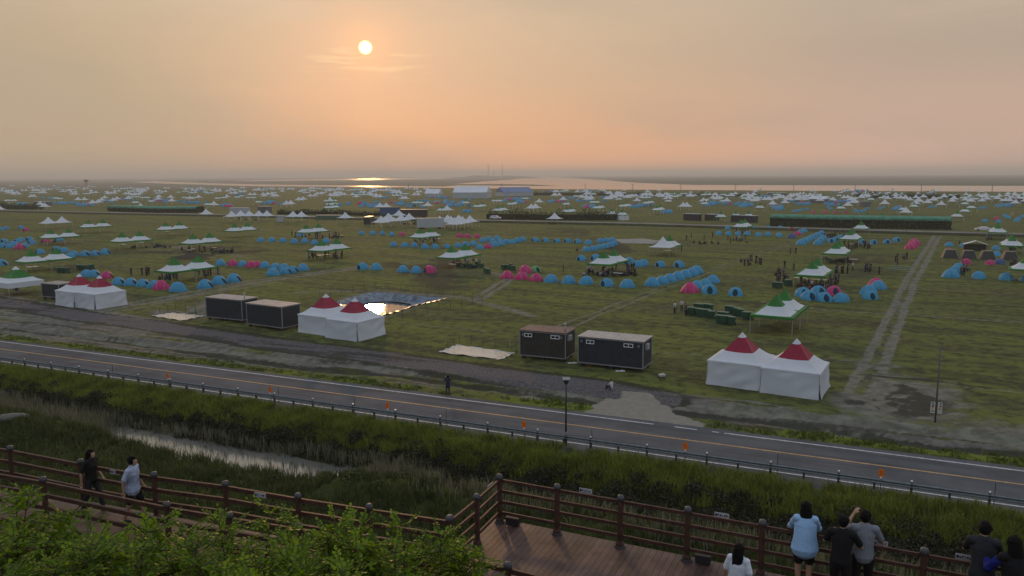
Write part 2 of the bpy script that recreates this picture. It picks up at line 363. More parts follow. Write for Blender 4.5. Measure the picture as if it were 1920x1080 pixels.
def build_ground():
    ys = [-60.0, -30, -15, -6]; y = 0.0
    while y < 20: ys.append(y); y += 0.55
    while y < 70: ys.append(y); y += 0.30
    while y < 24000: ys.append(y); y += max(0.30, y*y/15500)
    ys = np.array(ys)
    c = np.linspace(-0.76, 0.76, 520)
    e = np.geomspace(0.8, 4.0, 14)
    u = np.concatenate([-e[::-1], c, e])
    Yg = np.repeat(ys[:, None], len(u), 1); Xg = u[None, :]*np.maximum(Yg, 26.0)
    x = Xg.ravel(); y = Yg.ravel(); z = terrain(x, y)
    t = x*RN.x+y*RN.y; a = x*RD.x+y*RD.y
    cu = x*CU.x+y*CU.y; ce = x*CE.x+y*CE.y
    n1 = fbm(x/1.6, y/1.6, 4, 21); n2 = fbm(x/7, y/7, 4, 22); ns = fbm(a/16, t/2.2, 4, 23); nl = fbm(a/4.5, t/0.8, 4, 24)
    sand = np.zeros_like(x); grav = np.zeros_like(x); dark = np.zeros_like(x); lush = np.zeros_like(x); pale = np.zeros_like(x)
    # belt between the road and the gravel track: streaky pale silt, dark ditch lines, grass tufts
    dg = pdist(x, y, T_gravel)
    tgr = np.interp(a, [-150, -96, -72, -40, -27, 0, 14], [84, 75.8, 71.3, 67.5, 66.8, 64.6, 64.0])
    belt = sst(58.6, 59.6, t+(n1-.5)*1.2)*(1-sst(tgr-0.5, tgr+1.0, t+(n2-.5)*2))*(1-sst(8, 20, a))
    sand = np.maximum(sand, belt*sst(0.33, 0.47, ns*0.5+nl*0.5))
    b2 = sst(58.6, 59.6, t+(n1-.5))*(1-sst(65.5, 71.0, t+(n2-.5)*10))*sst(4, 12, a)
    sand = np.maximum(sand, b2*sst(0.28, 0.42, ns*0.5+n2*0.5))
    dark = np.maximum(dark, belt*0.70*sst(0.52, 0.62, fbm(a/9+4, t/1.1, 4, 61))); grav = np.maximum(grav, belt*0.4*sst(0.52, 0.62, fbm(a/7, t/1.6, 4, 62)))
    lush = np.maximum(lush, sst(57.3, 57.9, t)*(1-sst(59.2, 60.6, t+(n2-.5)*2.0))*sst(0.36, 0.60, fbm(a/6, t/4, 3, 31)))
    grav = np.maximum(grav, (1-sst(1.5, 2.6, dg+(n1-.5)*1.4)))
    dark = np.maximum(dark, 0.9*(1-sst(0.25, 0.8, np.abs(dg-2.5)+(nl-.5)*1.6)))
    ap = inpoly(x, y, APRON); dap = pdist(x, y, APRON+[APRON[0]])
    apm = sst(-0.3, 0.9, np.where(ap, dap, -dap)+(n1-.5)*1.6+(n2-.5)*2.4); pale = np.maximum(pale, apm); dark *= (1-apm); grav *= (1-apm); lush *= (1-apm)
    for T, wd, st in ((T_ditch1, 0.62, 1.25), (T_ditch2, 0.70, 1.25), (T_ditch3, 0.3, 1.0)):
        d = pdist(x, y, T)+(n1-.5)*1.1; dark = np.maximum(dark, st*(1-sst(wd*0.4, wd+0.35, d))*sst(0.20, 0.38, fbm(a/5, t/5, 3, 41))); z = z-0.28*(1-sst(0.2, wd+0.5, d))*(T is not T_ditch3)
    def ruts(T, half, wr, st, mid=0.3):
        d = pdist(x, y, T); dn = d+(n2-.5)*0.8
        r = 1-sst(wr*0.4, wr, np.abs(dn-half)); whole = (1-sst(half+wr*0.6, half+wr*1.8, dn+(n1-.5)*1.2))
        return np.maximum(r*st, whole*mid*sst(0.35, 0.6, n1)), whole
    for T, hf, wr, st, md in ((T_right, 0.85, 0.65, 1.0, 0.65), (T_diag, 0.8, 0.4, 0.75, 0.2), (T_cross, 1.3, 1.1, 0.8, 0.7), (T_cross2, 1.0, 1.0, 0.6, 0.6), (T_pale1, 0.3, 0.5, 0.6, 0.3),
                              (T_pale2, 0.5, 0.8, 0.7, 0.4), (T_tread, 0.2, 0.28, 0.6, 0.1), (T_mid, 0.2, 1.2, 0.8, 0.2), (T_left, 0.2, 0.6, 0.7, 0.2), (T_vert, 0.8, 0.7, 0.9, 0.4)):
        s_, wh = ruts(T, hf, wr, st, md); sand = np.maximum(sand, s_)
        dd = pdist(x, y, T)+(n2-.5)*0.8
        if st > 0.7: dark = np.maximum(dark, 0.7*(1-sst(0.1, 0.35, dd))*sst(0.4, 0.6, n1)*(T is not T_left))
    for poly, st in EARTH:
        ip = inpoly(x, y, poly); d = pdist(x, y, poly+[poly[0]]); dep = np.where(ip, d, -d)
        m_ = sst(-3, 6, dep+(n2-.5)*10)*st
        big_ = st > 1.0; dark = np.maximum(dark, m_*(0.6 if big_ else 1.3)*sst(0.46 if big_ else 0.43, 0.56 if big_ else 0.53, n2 if not big_ else n1*.5+n2*.5)); sand = np.maximum(sand, m_*0.85*sst(0.30 if big_ else 0.46, 0.46 if big_ else 0.60, fbm(ce/9, cu/2.5, 4, 51)*.5+.5*n2 if big_ else fbm(ce/9, cu/2.5, 4, 51)))
    ip = inpoly(x, y, POND1); sand = np.maximum(sand, (1-sst(0.5, 3.5, np.where(ip, 0, pdist(x, y, POND1+[POND1[0]]))+(n2-.5)*3))*0.6)
    z = np.where(ip, z-1.6*sst(0.1, 1.6, pdist(x, y, POND1+[POND1[0]])), z)
    # field under the camp: faint ruts and mown streaks across the camp axis
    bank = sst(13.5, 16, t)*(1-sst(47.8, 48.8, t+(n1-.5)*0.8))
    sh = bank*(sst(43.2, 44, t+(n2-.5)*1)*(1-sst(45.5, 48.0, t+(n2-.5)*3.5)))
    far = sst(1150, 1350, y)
    nv, nu = Yg.shape
    idx = np.arange(nv*nu).reshape(nv, nu)
    q = np.stack([idx[:-1, :-1], idx[:-1, 1:], idx[1:, 1:], idx[1:, :-1]], -1).reshape(-1, 4)
    me = bpy.data.meshes.new('ground')
    me.vertices.add(len(x)); me.vertices.foreach_set('co', np.stack([x, y, z], 1).ravel())
    me.loops.add(q.size); me.loops.foreach_set('vertex_index', q.ravel())
    me.polygons.add(len(q)); me.polygons.foreach_set('loop_start', np.arange(0, q.size, 4)); me.polygons.foreach_set('loop_total', np.full(len(q), 4))
    me.polygons.foreach_set('use_smooth', np.ones(len(q), bool)); me.update()
    A = me.attributes.new('masks', 'FLOAT_COLOR', 'POINT'); A.data.foreach_set('color', np.stack([sand, grav, dark, lush], 1).ravel())
    B = me.attributes.new('masks_b', 'FLOAT_COLOR', 'POINT'); B.data.foreach_set('color', np.stack([pale, bank, sh, far], 1).ravel())
    return me

def ground_mat():
    m = bpy.data.materials.new('field_ground'); m.use_nodes = True; n = NT(m.node_tree); n.n.clear()
    o = n.node('ShaderNodeOutputMaterial'); b = n.node('ShaderNodeBsdfPrincipled')
    pos = n.node('ShaderNodeNewGeometry').outputs['Position']
    mp = n.node('ShaderNodeMapping'); n.l.new(pos, mp.inputs[0]); mp.inputs['Rotation'].default_value = (0, 0, R(30.5))
    mp.inputs['Scale'].default_value = (1, 1, 1)
    def st(sx, sy):
        k = n.node('ShaderNodeMapping'); n.l.new(mp.outputs[0], k.inputs[0]); k.inputs['Scale'].default_value = (sx, sy, 0.2); return k.outputs[0]
    big = n.noise(st(0.010, 0.022), 1.0, 4, 0.55)
    med = n.noise(st(0.05, 0.22), 1.0, 5, 0.6)
    streak = n.noise(st(0.12, 1.3), 1.0, 4, 0.65, 0.4)
    fine = n.noise(pos, 2.2, 5, 0.7)
    gc = n.ramp(big, [(0.25, (0.098, 0.096, 0.052)), (0.42, (0.090, 0.108, 0.034)), (0.55, (0.125, 0.148, 0.038)), (0.68, (0.104, 0.106, 0.052)), (0.8, (0.088, 0.116, 0.033))])
    gc = n.mix(n.mr(med, 0.40, 0.66), gc, (0.150, 0.168, 0.038))
    gc = n.mix(n.m('MULTIPLY', n.mr(med, 0.50, 0.30), 0.75), gc, (0.068, 0.066, 0.038))
    gc = n.mix(n.m('MULTIPLY', n.mr(streak, 0.48, 0.66), 0.60), gc, (0.056, 0.056, 0.030))
    st2 = n.noise(st(0.028, 0.30), 1.0, 5, 0.65, 0.6); st3 = n.noise(st(0.018, 0.065), 1.0, 4, 0.6)
    gc = n.mix(n.m('MULTIPLY', n.mr(st2, 0.50, 0.64), 0.75), gc, (0.050, 0.048, 0.030))
    gc = n.mix(n.m('MULTIPLY', n.mr(st2, 0.47, 0.34), 0.60), gc, (0.160, 0.182, 0.036))
    gc = n.mix(n.m('MULTIPLY', n.mr(st3, 0.52, 0.66), 0.55), gc, (0.110, 0.098, 0.062))
    gc = n.mix(n.m('MULTIPLY', n.mr(fine, 0.45, 0.75), 0.45), gc, (0.17, 0.165, 0.075))
    gc = n.mix(n.m('MULTIPLY', n.mr(fine, 0.45, 0.25), 0.45), gc, (0.034, 0.042, 0.016))
    a1 = n.node('ShaderNodeAttribute', attribute_name='masks'); s1 = n.node('ShaderNodeSeparateColor'); n.l.new(a1.outputs[0], s1.inputs[0])
    a2 = n.node('ShaderNodeAttribute', attribute_name='masks_b'); s2 = n.node('ShaderNodeSeparateColor'); n.l.new(a2.outputs[0], s2.inputs[0])
    def brk(v, lo=0.35, hi=0.75):   # break a soft mask up with fine noise
        return n.mr(n.m('ADD', v, n.m('MULTIPLY', n.m('SUBTRACT', fine, 0.5), 0.9)), lo, hi)
    gc = n.mix(brk(a1.outputs['Alpha']), gc, n.mix(fine, (0.07, 0.11, 0.015), (0.20, 0.23, 0.03)))
    mid = n.noise(pos, 0.75, 4, 0.6)
    gc = n.mix(n.m('MULTIPLY', n.mr(mid, 0.50, 0.64), 0.80), gc, (0.048, 0.050, 0.024))
    gc = n.mix(n.m('MULTIPLY', n.mr(mid, 0.47, 0.34), 0.75), gc, (0.155, 0.180, 0.040))
    sandc = n.mix(n.mr(n.noise(pos, 0.9, 4), 0.3, 0.7), (0.120, 0.114, 0.094), (0.245, 0.236, 0.200))
    gc = n.mix(n.m('MULTIPLY', brk(s1.outputs[0], 0.3, 0.8), 0.86), gc, sandc)
    gvc = n.mix(n.mr(n.noise(pos, 5.0, 3, 0.8), 0.35, 0.65), (0.070, 0.062, 0.068), (0.175, 0.155, 0.160))
    gc = n.mix(n.m('MULTIPLY', brk(s1.outputs[1], 0.2, 0.7), 0.93), gc, gvc)
    gc = n.mix(n.m('MULTIPLY', brk(s1.outputs[2], 0.3, 0.85), 0.85), gc, n.mix(fine, (0.022, 0.024, 0.016), (0.06, 0.056, 0.044)))
    gc = n.mix(brk(s2.outputs[0], 0.2, 0.6), gc, n.mix(n.noise(pos, 1.7, 5, 0.7), (0.17, 0.155, 0.125), (0.40, 0.365, 0.30)))
    gc = n.mix(n.m('MULTIPLY', s2.outputs[1], 0.9), gc, n.mix(fine, (0.018, 0.026, 0.008), (0.075, 0.085, 0.022)))
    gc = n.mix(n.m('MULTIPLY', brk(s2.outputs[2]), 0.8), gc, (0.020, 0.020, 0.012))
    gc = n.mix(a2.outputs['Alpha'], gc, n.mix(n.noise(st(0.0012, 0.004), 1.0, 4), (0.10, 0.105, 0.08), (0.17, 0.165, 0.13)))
    n.l.new(gc, b.inputs['Base Color']); b.inputs['Roughness'].default_value = 0.95; b.inputs['Specular IOR Level'].default_value = 0.08
    bn = n.node('ShaderNodeBump'); bn.inputs['Strength'].default_value = 0.9; bn.inputs['Distance'].default_value = 0.25
    n.put(bn.inputs['Height'], n.m('ADD', fine, n.m('MULTIPLY', streak, 0.8))); n.l.new(bn.outputs[0], b.inputs['Normal'])
    n.l.new(b.outputs[0], o.inputs[0]); return m

gm = build_ground(); gm.materials.append(ground_mat()); ground = link('ground', gm); tag(ground, kind='structure')

def water_mat(name, col, rough, bs, bstr, sx=1.0, ior=1.33):
    m = bpy.data.materials.new(name); m.use_nodes = True; n = NT(m.node_tree); n.n.clear()
    o = n.node('ShaderNodeOutputMaterial'); b = n.node('ShaderNodeBsdfPrincipled')
    b.inputs['Base Color'].default_value = (*col, 1); b.inputs['Roughness'].default_value = rough; b.inputs['IOR'].default_value = ior
    b.inputs['Specular IOR Level'].default_value = 0.8
    mp = n.node('ShaderNodeMapping'); n.l.new(n.node('ShaderNodeNewGeometry').outputs['Position'], mp.inputs[0]); mp.inputs['Scale'].default_value = (sx, 1, 1)
    bn = n.node('ShaderNodeBump'); bn.inputs['Strength'].default_value = bstr; bn.inputs['Distance'].default_value = 0.1
    n.put(bn.inputs['Height'], n.noise(mp.outputs[0], bs, 3)); n.l.new(bn.outputs[0], b.inputs['Normal'])
    n.l.new(b.outputs[0], o.inputs[0]); return m
M_far = water_mat('estuary_water', (0.10, 0.10, 0.09), 0.10, 0.02, 0.05)
M_pond = water_mat('pond_water', (0.03, 0.04, 0.04), 0.03, 0.8, 0.04)
M_creek = water_mat('creek_water', (0.17, 0.165, 0.145), 0.10, 1.5, 0.08, ior=2.1)

def sheet(name, pts, z, m, kind='structure', sub=0):
    mb = MB(); mb.add([(x, y, z) for x, y in pts], [tuple(range(len(pts)))]); me = mb.mesh(name, m)
    bm = bmesh.new(); bm.from_mesh(me); bmesh.ops.recalc_face_normals(bm, faces=bm.faces)
    for f in bm.faces:
        if f.normal.z < 0: f.normal_flip()
    bm.to_mesh(me); bm.free()
    o = link(name, me); o['kind'] = kind; return o

# estuary: channels of open water between mudflats, out to the horizon
WZ = 0.25
def wpoly(pts): return [tuple(P(a, b, WZ)[:2]) for a, b in pts]
sheet('water', wpoly([(850, 345.2), (905, 340.5), (960, 336.5), (1010, 331.0), (1060, 333.2), (1120, 337.0), (1200, 343.0), (1300, 346.6), (1500, 347.2), (1920, 348.4), (2100, 349.0), (2100, 360.3), (1920, 359.5), (1560, 358.0), (1290, 356.3), (1080, 355.0), (850, 352.6), (660, 350.4), (480, 349.4), (300, 344.0), (240, 341.2), (290, 339.8), (400, 343.6), (480, 345.6), (660, 347.8), (830, 349.6), (860, 347.6), (1050, 348.9), (1000, 346.0), (930, 345.0)]), WZ, M_far)
sheet('water', wpoly([(430, 338.6), (560, 336.2), (700, 334.0), (900, 332.6), (900, 334.6), (720, 337.4), (600, 338.4), (480, 339.4)]), WZ, M_far)
sheet('water', wpoly([(1050, 337.2), (1100, 336.9), (1160, 337.6), (1110, 338.6)]), WZ+0.02, M_far)
sheet('creek', [tuple((RD*a+RN*t)[:2]) for a, t in ((-85, 38.2), (-26, 38.2), (-26, 44.6), (-85, 44.6))], -1.72, M_creek)
sheet('pond_water', [tuple(P(a, b, -0.8)[:2]) for a, b in ((682, 571), (720, 566), (765, 571), (800, 579), (752, 593), (700, 601), (670, 590))], -0.8, M_pond)
sheet('far_pond', FARPOND, 0.12, mat('silty_flat_water', (0.15, 0.17, 0.18), 0.5, 0.3, var=0.15, vscale=0.1))

# ------------------------------------------------------------------ roads
def RT(a, t, z=0.0): return Vector((RD.x*a+RN.x*t, RD.y*a+RN.y*t, z))
def strip(mb, t0, t1, z, a0=-260, a1=200, step=4.0, zf=None):
    n = int((a1-a0)/step); vs = []
    for i in range(n+1):
        a = a0+(a1-a0)*i/n; vs += [RT(a, t0, z), RT(a, t1, z)]
    mb.add(vs, [(2*i, 2*i+2, 2*i+3, 2*i+1) for i in range(n)])
def road_mat():
    m = bpy.data.materials.new('asphalt'); m.use_nodes = True; n = NT(m.node_tree); n.n.clear()
    o = n.node('ShaderNodeOutputMaterial'); b = n.node('ShaderNodeBsdfPrincipled')
    pos = n.node('ShaderNodeNewGeometry').outputs['Position']
    mp = n.node('ShaderNodeMapping'); n.l.new(pos, mp.inputs[0]); mp.inputs['Rotation'].default_value = (0, 0, R(23.9))
    k = n.node('ShaderNodeMapping'); n.l.new(mp.outputs[0], k.inputs[0]); k.inputs['Scale'].default_value = (0.06, 1.1, 1)
    c = n.mix(n.mr(n.noise(pos, 0.35, 4), 0.3, 0.7), (0.088, 0.090, 0.097), (0.122, 0.123, 0.130))
    c = n.mix(n.m('MULTIPLY', n.mr(n.noise(k.outputs[0], 1.0, 4, 0.6), 0.45, 0.7), 0.6), c, (0.052, 0.053, 0.060))
    c = n.mix(n.m('MULTIPLY', n.mr(n.noise(pos, 0.12, 3, 0.5), 0.58, 0.62), 0.35), c, (0.056, 0.057, 0.062))
    c = n.mix(n.m('MULTIPLY', n.mr(n.noise(pos, 9, 4, 0.8), 0.45, 0.75), 0.3), c, (0.14, 0.14, 0.145))
    n.l.new(c, b.inputs['Base Color']); b.inputs['Roughness'].default_value = 0.9; b.inputs['Specular IOR Level'].default_value = 0.08
    bn = n.node('ShaderNodeBump'); bn.inputs['Strength'].default_value = 0.3; bn.inputs['Distance'].default_value = 0.02
    n.put(bn.inputs['Height'], n.noise(pos, 22, 3)); n.l.new(bn.outputs[0], b.inputs['Normal']); n.l.new(b.outputs[0], o.inputs[0]); return m
mb = MB(); strip(mb, 48.9, 57.15, 0.06)
n0 = len(mb.v)
strip(mb, 57.15, 57.16, 0.06)
for a0, a1 in ((48.6, 48.9), (57.15, 57.5)):
    i = len(mb.v); vs = []; N = 115
    for k in range(N+1):
        a = -260+4*k; vs += [RT(a, a0, 0.06 if a0 > 50 else -0.15), RT(a, a1, -0.15 if a0 > 50 else 0.06)]
    mb.add(vs, [(2*k, 2*k+2, 2*k+3, 2*k+1) for k in range(N)])
tag(mb.build('road', road_mat()), kind='structure')
M_lw = mat('worn_white_marking', (0.55, 0.56, 0.56), 0.7, 0.2, var=0.22, vscale=3)
M_ly = mat('worn_yellow_marking', (0.50, 0.30, 0.13), 0.7, 0.2, var=0.22, vscale=3)
mb = MB()
for t0, t1, a0, a1 in ((56.35, 56.50, -260, -13.2), (56.35, 56.50, -11.6, -9.9), (56.35, 56.50, -8.8, -8.3), (56.35, 56.50, -7.9, 200), (50.0, 50.15, -260, 200)):
    strip(mb, t0, t1, 0.066, a0, a1, 0.5 if a1-a0 < 6 else 4.0)
tag(mb.build('road_edge_line', M_lw), kind='structure')
mb = MB(); strip(mb, 53.78, 53.94, 0.066); tag(mb.build('road_centre_line', M_ly), kind='structure')

# distant camp road on its low bank
FR = [tuple(P(a, b, 0.7)[:2]) for a, b in ((-500, 382), (0, 394.0), (250, 399.3), (480, 403.5), (720, 409.0), (960, 413.5), (1200, 418.5), (1440, 425.5), (1700, 433.0), (1920, 438.5), (2400, 455))]
mb = MB(); mb2 = MB()
for k, ((ax, ay), (bx, by)) in enumerate(zip(FR[:-1], FR[1:])):
    d = Vector((bx-ax, by-ay)).normalized(); q = Vector((-d.y, d.x))
    def C(p, off, z): return (p[0]+q.x*off, p[1]+q.y*off, z)
    mb.add([C((ax, ay), -3.5, .7), C((bx, by), -3.5, .7), C((bx, by), 3.5, .7), C((ax, ay), 3.5, .7)], [(0, 1, 2, 3)])
    mb2.add([C((ax, ay), -7, -.1), C((bx, by), -7, -.1), C((bx, by), -3.5, .69), C((ax, ay), -3.5, .69)], [(0, 1, 2, 3)])
    mb2.add([C((ax, ay), 3.5, .69), C((bx, by), 3.5, .69), C((bx, by), 7, -.1), C((ax, ay), 7, -.1)], [(0, 1, 2, 3)])
tag(mb.build('camp_road', mat('grey_gravel_road', (0.17, 0.16, 0.15), 0.9, 0.2, var=0.2, vscale=0.1, coord='Object')), kind='structure')
tag(mb2.build('road_bank', mat('dark_grassy_bank', (0.035, 0.042, 0.018), 0.95, 0.1, var=0.35, vscale=0.3)), kind='structure')

# ------------------------------------------------------------------ guard rail, signs, lamp, poles
gr = empty('guard_rail', RT(-20, 49.45, 0), math.atan2(RD.y, RD.x), 'long grey metal guard rail with posts along the near edge of the road', 'guard rail')
def G(a, t=0, z=0): return Vector((a+20, t, z))      # local: x along the road
mb = MB()
for z0 in (0.62,):
    n = 60; prof = [(-.03, -.15), (.03, -.09), (-.01, -.02), (-.01, .02), (.03, .09), (-.03, .15)]
    vs = []
    for a in (-100, 75):
        for (o_, z_) in prof: vs.append(G(a, -o_-0.03, z0+z_))
    mb.add(vs, [(k, k+1, k+7, k+6) for k in range(5)])
mb.build('rail_beam', MT['steel'], gr)
posts = []
for k in range(44):
    a = -92+4.0*k
    pb = MB(); pb.box(G(a, 0.06, 0.4), (0.14, 0.12, 0.86)); pb.box(G(a, 0.0, 0.62), (0.10, 0.08, 0.28)); p = pb.build('post', MT['darksteel'], gr)
    if k % 1 == 0:
        rb = MB(); rb.box(G(a, 0.06, 0.88), (0.10, 0.09, 0.10)); rb.build('reflector', MT['reflw'], p)
for k in range(43):
    pb = MB(); pb.box(G(-90+4.0*k, 0.06, 0.38), (0.12, 0.12, 0.74)); pb.build('post', MT['darksteel'], gr)
for px, py in ((536, 741), (685, 757), (849, 783), (1127, 811), (1459, 872), (1861, 927), (228, 698)):
    q = P(px, py, 0.5); a = q.dot(Vector((*RD, 0))); pb = MB(); pb.tube([G(a, 0.12, 0), G(a, 0.12, 1.45)], 0.022, 6); pb.build('marker_rod', MT['darksteel'], gr)
for i, (px, py) in enumerate(((315, 708), (507, 735), (727, 764), (983, 799), (1285, 842), (1652, 893))):
    q = PY(px, py, 50); a = None
    d = ray(px, py); tt = (49.45)/(d.x*RN.x+d.y*RN.y); q = Vector((d.x*tt, d.y*tt, H+d.z*tt)); a = q.x*RD.x+q.y*RD.y
    s = empty('delineator_sign', RT(a, 49.45, 0), math.atan2(RD.y, RD.x), ['small orange marker sign on the guard rail, leftmost of six', 'small orange marker sign on the guard rail below the mid container pair, second from left', 'small orange marker sign on the guard rail left of the walker, third from left',
        'small orange marker sign on the guard rail just left of the lamp post', 'small orange marker sign on the guard rail first to the right of the lamp post', 'small orange marker sign on the guard rail above the dark haired adults, rightmost'][i], 'marker sign', 'orange marker signs along the guard rail')
    s.scale = (.72, .72, .90)
    pb = MB(); pb.tube([(0, 0.0, 0), (0, 0, 1.15)], 0.03, 8); pb.build('post', MT['darksteel'], s)
    fb_ = MB(); z0 = 1.30; ww, hh, ch = 0.21, 0.27, 0.06
    o8 = [(-ww+ch, -hh), (ww-ch, -hh), (ww, -hh+ch), (ww, hh-ch), (ww-ch, hh), (-ww+ch, hh), (-ww, hh-ch), (-ww, -hh+ch)]
    fb_.add([(x, -0.05, z0+z) for x, z in o8]+[(x, -0.03, z0+z) for x, z in o8], [tuple(range(8)), tuple(range(15, 7, -1))]+[(k, 8+k, 8+(k+1) % 8, (k+1) % 8) for k in range(8)])
    f = fb_.build('sign_face', MT['orange'], s)
    ab = MB()
    for dz in (0.1, -0.04):
        ab.bar((-0.1, -0.056, z0+dz-0.05), (0.0, -0.056, z0+dz+0.03), 0.01, 0.045, (0, 1, 0)); ab.bar((0.0, -0.056, z0+dz+0.03), (0.1, -0.056, z0+dz-0.05), 0.01, 0.045, (0, 1, 0))
    ab.build('chevron', MT['redink'], f)
    rb = MB(); rb.box((0, -0.04, 0.98), (0.15, 0.08, 0.13)); rb.build('reflector', MT['reflw'], s)

q = P(1061, 836, 0); a = q.x*RD.x+q.y*RD.y
lp = empty('lamp_post', (q.x, q.y, -0.1), 0, 'slim dark lamp post with flat square head beside the guard rail', 'lamp post')
mb = MB(); mb.smooth = True; mb.tube([(0, 0, 0), (0, 0, 1.1)], 0.095, 10); mb.tube([(0, 0, 1.1), (0, 0, 4.75)], [0.065, 0.05], 10); mb.build('pole', MT['darksteel'], lp)
mb = MB(); mb.tube([(0, 0, 0.9), (0, 0, 1.12)], 0.12, 10); mb.build('collar', MT['trim'], lp)
mb = MB(); mb.smooth = True; mb.tube([(0, 0, 4.62), (0, 0, 4.8), (0, 0, 4.95)], [0.09, 0.2, 0.16], 12); mb.build('lamp_shade', MT['darksteel'], lp)
mb = MB(); mb.box((0, 0, 5.0), (0.5, 0.5, 0.06), rot=Matrix.Rotation(R(8), 3, 'X')); mb.build('lamp_head', MT['trim'], lp)

q = P(1753, 793, 0)
up = empty('utility_pole', (q.x, q.y, 0), R(-20), 'tall thin grey pole with small insulators and two upright notice boards in the right field', 'pole')
mb = MB(); mb.smooth = True; mb.tube([(0, 0, 0), (0, 0, 6.0)], [0.07, 0.045], 10); mb.build('shaft', MT['pole'], up)
for z in (5.6, 5.3, 5.0, 4.7):
    mb = MB(); mb.tube([(0.05, 0, z), (0.14, 0, z)], 0.02, 6); mb.tube([(0.12, 0, z-0.02), (0.12, 0, z+0.08)], 0.03, 6); mb.build('insulator', MT['trim'], up)
mb = MB(); mb.tube([(-0.02, 0.12, 0), (-0.02, 0.12, 3.2)], 0.03, 8); mb.build('stay', MT['pole'], up)
for sx in (-1, 1):
    b_ = MB(); b_.box((sx*0.245, -0.09, 1.24), (0.30, 0.025, 0.88)); bd = b_.build('notice_board', mat('notice_board_white', (0.60, 0.58, 0.52), 0.6, 0.2, var=0.05), up)
    tx = MB()
    rr = random.Random(3+sx)
    for k in range(8):
        tx.cur = 0 if k in (3, 4, 5) else 1
        z = 1.60-k*0.095
        for j in range(4):
            if rr.random() < 0.8: tx.box((sx*0.245+rr.uniform(-.05, .05), -0.106, z+rr.uniform(-.025, .025)), (rr.choice((0.02, 0.12)), 0.006, rr.choice((0.015, 0.06))))
    tx.build('lettering', [MT['redink'], MT['ink']], bd)

# ------------------------------------------------------------------ marquees
def roof_mesh(kind, size=5.0, eave=2.25, peak=4.65, name='roof', detail=True, posts=False, poles_h=None):
    """pagoda roof: square rings sinking in a hollow curve from the peak; kind g(reen) w(hite) r(ed) b(ack green)"""
    if kind == 'g': br = [(0, 'green'), (0.36, 'white'), (0.84, 'green'), (1.0, None)]; val = 0.26; vm = 'green'
    elif kind == 'r': br = [(0, 'white'), (0.13, 'red'), (0.52, 'white'), (1.0, None)]; val = 0.12; vm = 'white'
    elif kind == 'a': br = [(0, 'white'), (0.16, 'green'), (0.60, 'white'), (1.0, None)]; val = 0.85; vm = 'white'
    else: br = [(0, 'white'), (1.0, None)]; val = 0.10; vm = 'white'
    fr = [0.0, 0.06, 0.13, 0.16, 0.22, 0.36, 0.44, 0.52, 0.60, 0.70, 0.78, 0.84, 1.0] if detail else [0.0, 0.12, 0.36, 0.58, 0.84, 1.0]
    def matof(f):
        c = None
        for a_, n_ in br:
            if f >= a_-1e-6: c = n_ or c
        return c
    names = ['white', 'green', 'red', 'palegreen']; mb = MB(); hs = size/2; N = 6 if detail else 1
    def zf(f): return eave+(peak-eave)*(1-f)**(1.5 if kind in 'ra' else 1.95)
    rings = []
    for f in fr:
        r = []
        for sd in range(4):
            for k in range(N):
                u = -1+2*k/N; c = [(u, -1), (1, u), (-u, 1), (-1, -u)][sd]
                sag = (1-u*u)*0.10*math.sin(math.pi*min(1, f))*(1 if detail else 0)
                rr = f*(1-sag*0.35)
                r.append((c[0]*hs*rr, c[1]*hs*rr, zf(f)-sag*0.9*(1 if f < 1 else 0)))
        rings.append(r)
    L = 4*N; base = 0
    vs = [p for r in rings for p in r]; fs = []; b = len(mb.v)
    for p in vs: mb.v.append(p)
    for i in range(len(fr)-1):
        mb.cur = names.index(matof((fr[i]+fr[i+1])/2))
        for k in range(L):
            mb.f.append((b+i*L+k, b+(i+1)*L+k, b+(i+1)*L+(k+1) % L, b+i*L+(k+1) % L)); mb.mi.append(mb.cur); mb.sm.append(False)
    # valance
    mb.cur = names.index(vm); b = len(mb.v); last = rings[-1]
    for p in last: mb.v.append((p[0]*1.004, p[1]*1.004, p[2])); 
    for p in last: mb.v.append((p[0]*1.008, p[1]*1.008, p[2]-val))
    for k in range(L):
        mb.f.append((b+k, b+L+k, b+L+(k+1) % L, b+(k+1) % L)); mb.mi.append(mb.cur); mb.sm.append(False)
    if posts:
        mb.cur = 0
        for sx in (-1, 1):
            for sy in (-1, 1): mb.box((sx*(hs-.05), sy*(hs-.05), eave/2), (0.06, 0.06, eave))
    me = mb.mesh(name, [MT[q] for q in names]); return me

def wall_mesh(size, h, seed, gap=0.10, flare=0.2):
    """fabric wall with hanging folds; spans x, faces -y"""
    rr = np.random.default_rng(seed); nx, nz = 30, 12; vs = []; fs = []
    ph = rr.random(6)*6
    for j in range(nz+1):
        v = j/nz
        for i in range(nx+1):
            u = i/nx; x = -size/2+gap+(size-2*gap)*u+flare*(1-v)**3*(u-0.5)*0.8
            amp = 0.075*(1-v*0.4)
            y = -amp*(0.55*math.sin(u*5+ph[0]+v*2)*(1-v)+0.8*math.sin(math.pi*u)*math.sin(v*math.pi)*math.sin(ph[1])+0.55*math.sin((u*1.0-v*0.8)*13+ph[3])*max(0, math.sin((u+v*.6)*4+ph[2]))+0.5*math.sin(v*9+2.2*math.cos((u-.5)*5)+ph[5])*v)-flare*(1-v)**2.5*0.8
            vs.append((x, y, h*v+0.02*math.sin(u*8+ph[4])*(1-v)))
    for j in range(nz):
        for i in range(nx): k = j*(nx+1)+i; fs.append((k, k+1, k+nx+2, k+nx+1))
    mb = MB(); mb.smooth = True; mb.add(vs, fs); return mb.mesh('wall_panel', MT['white'])

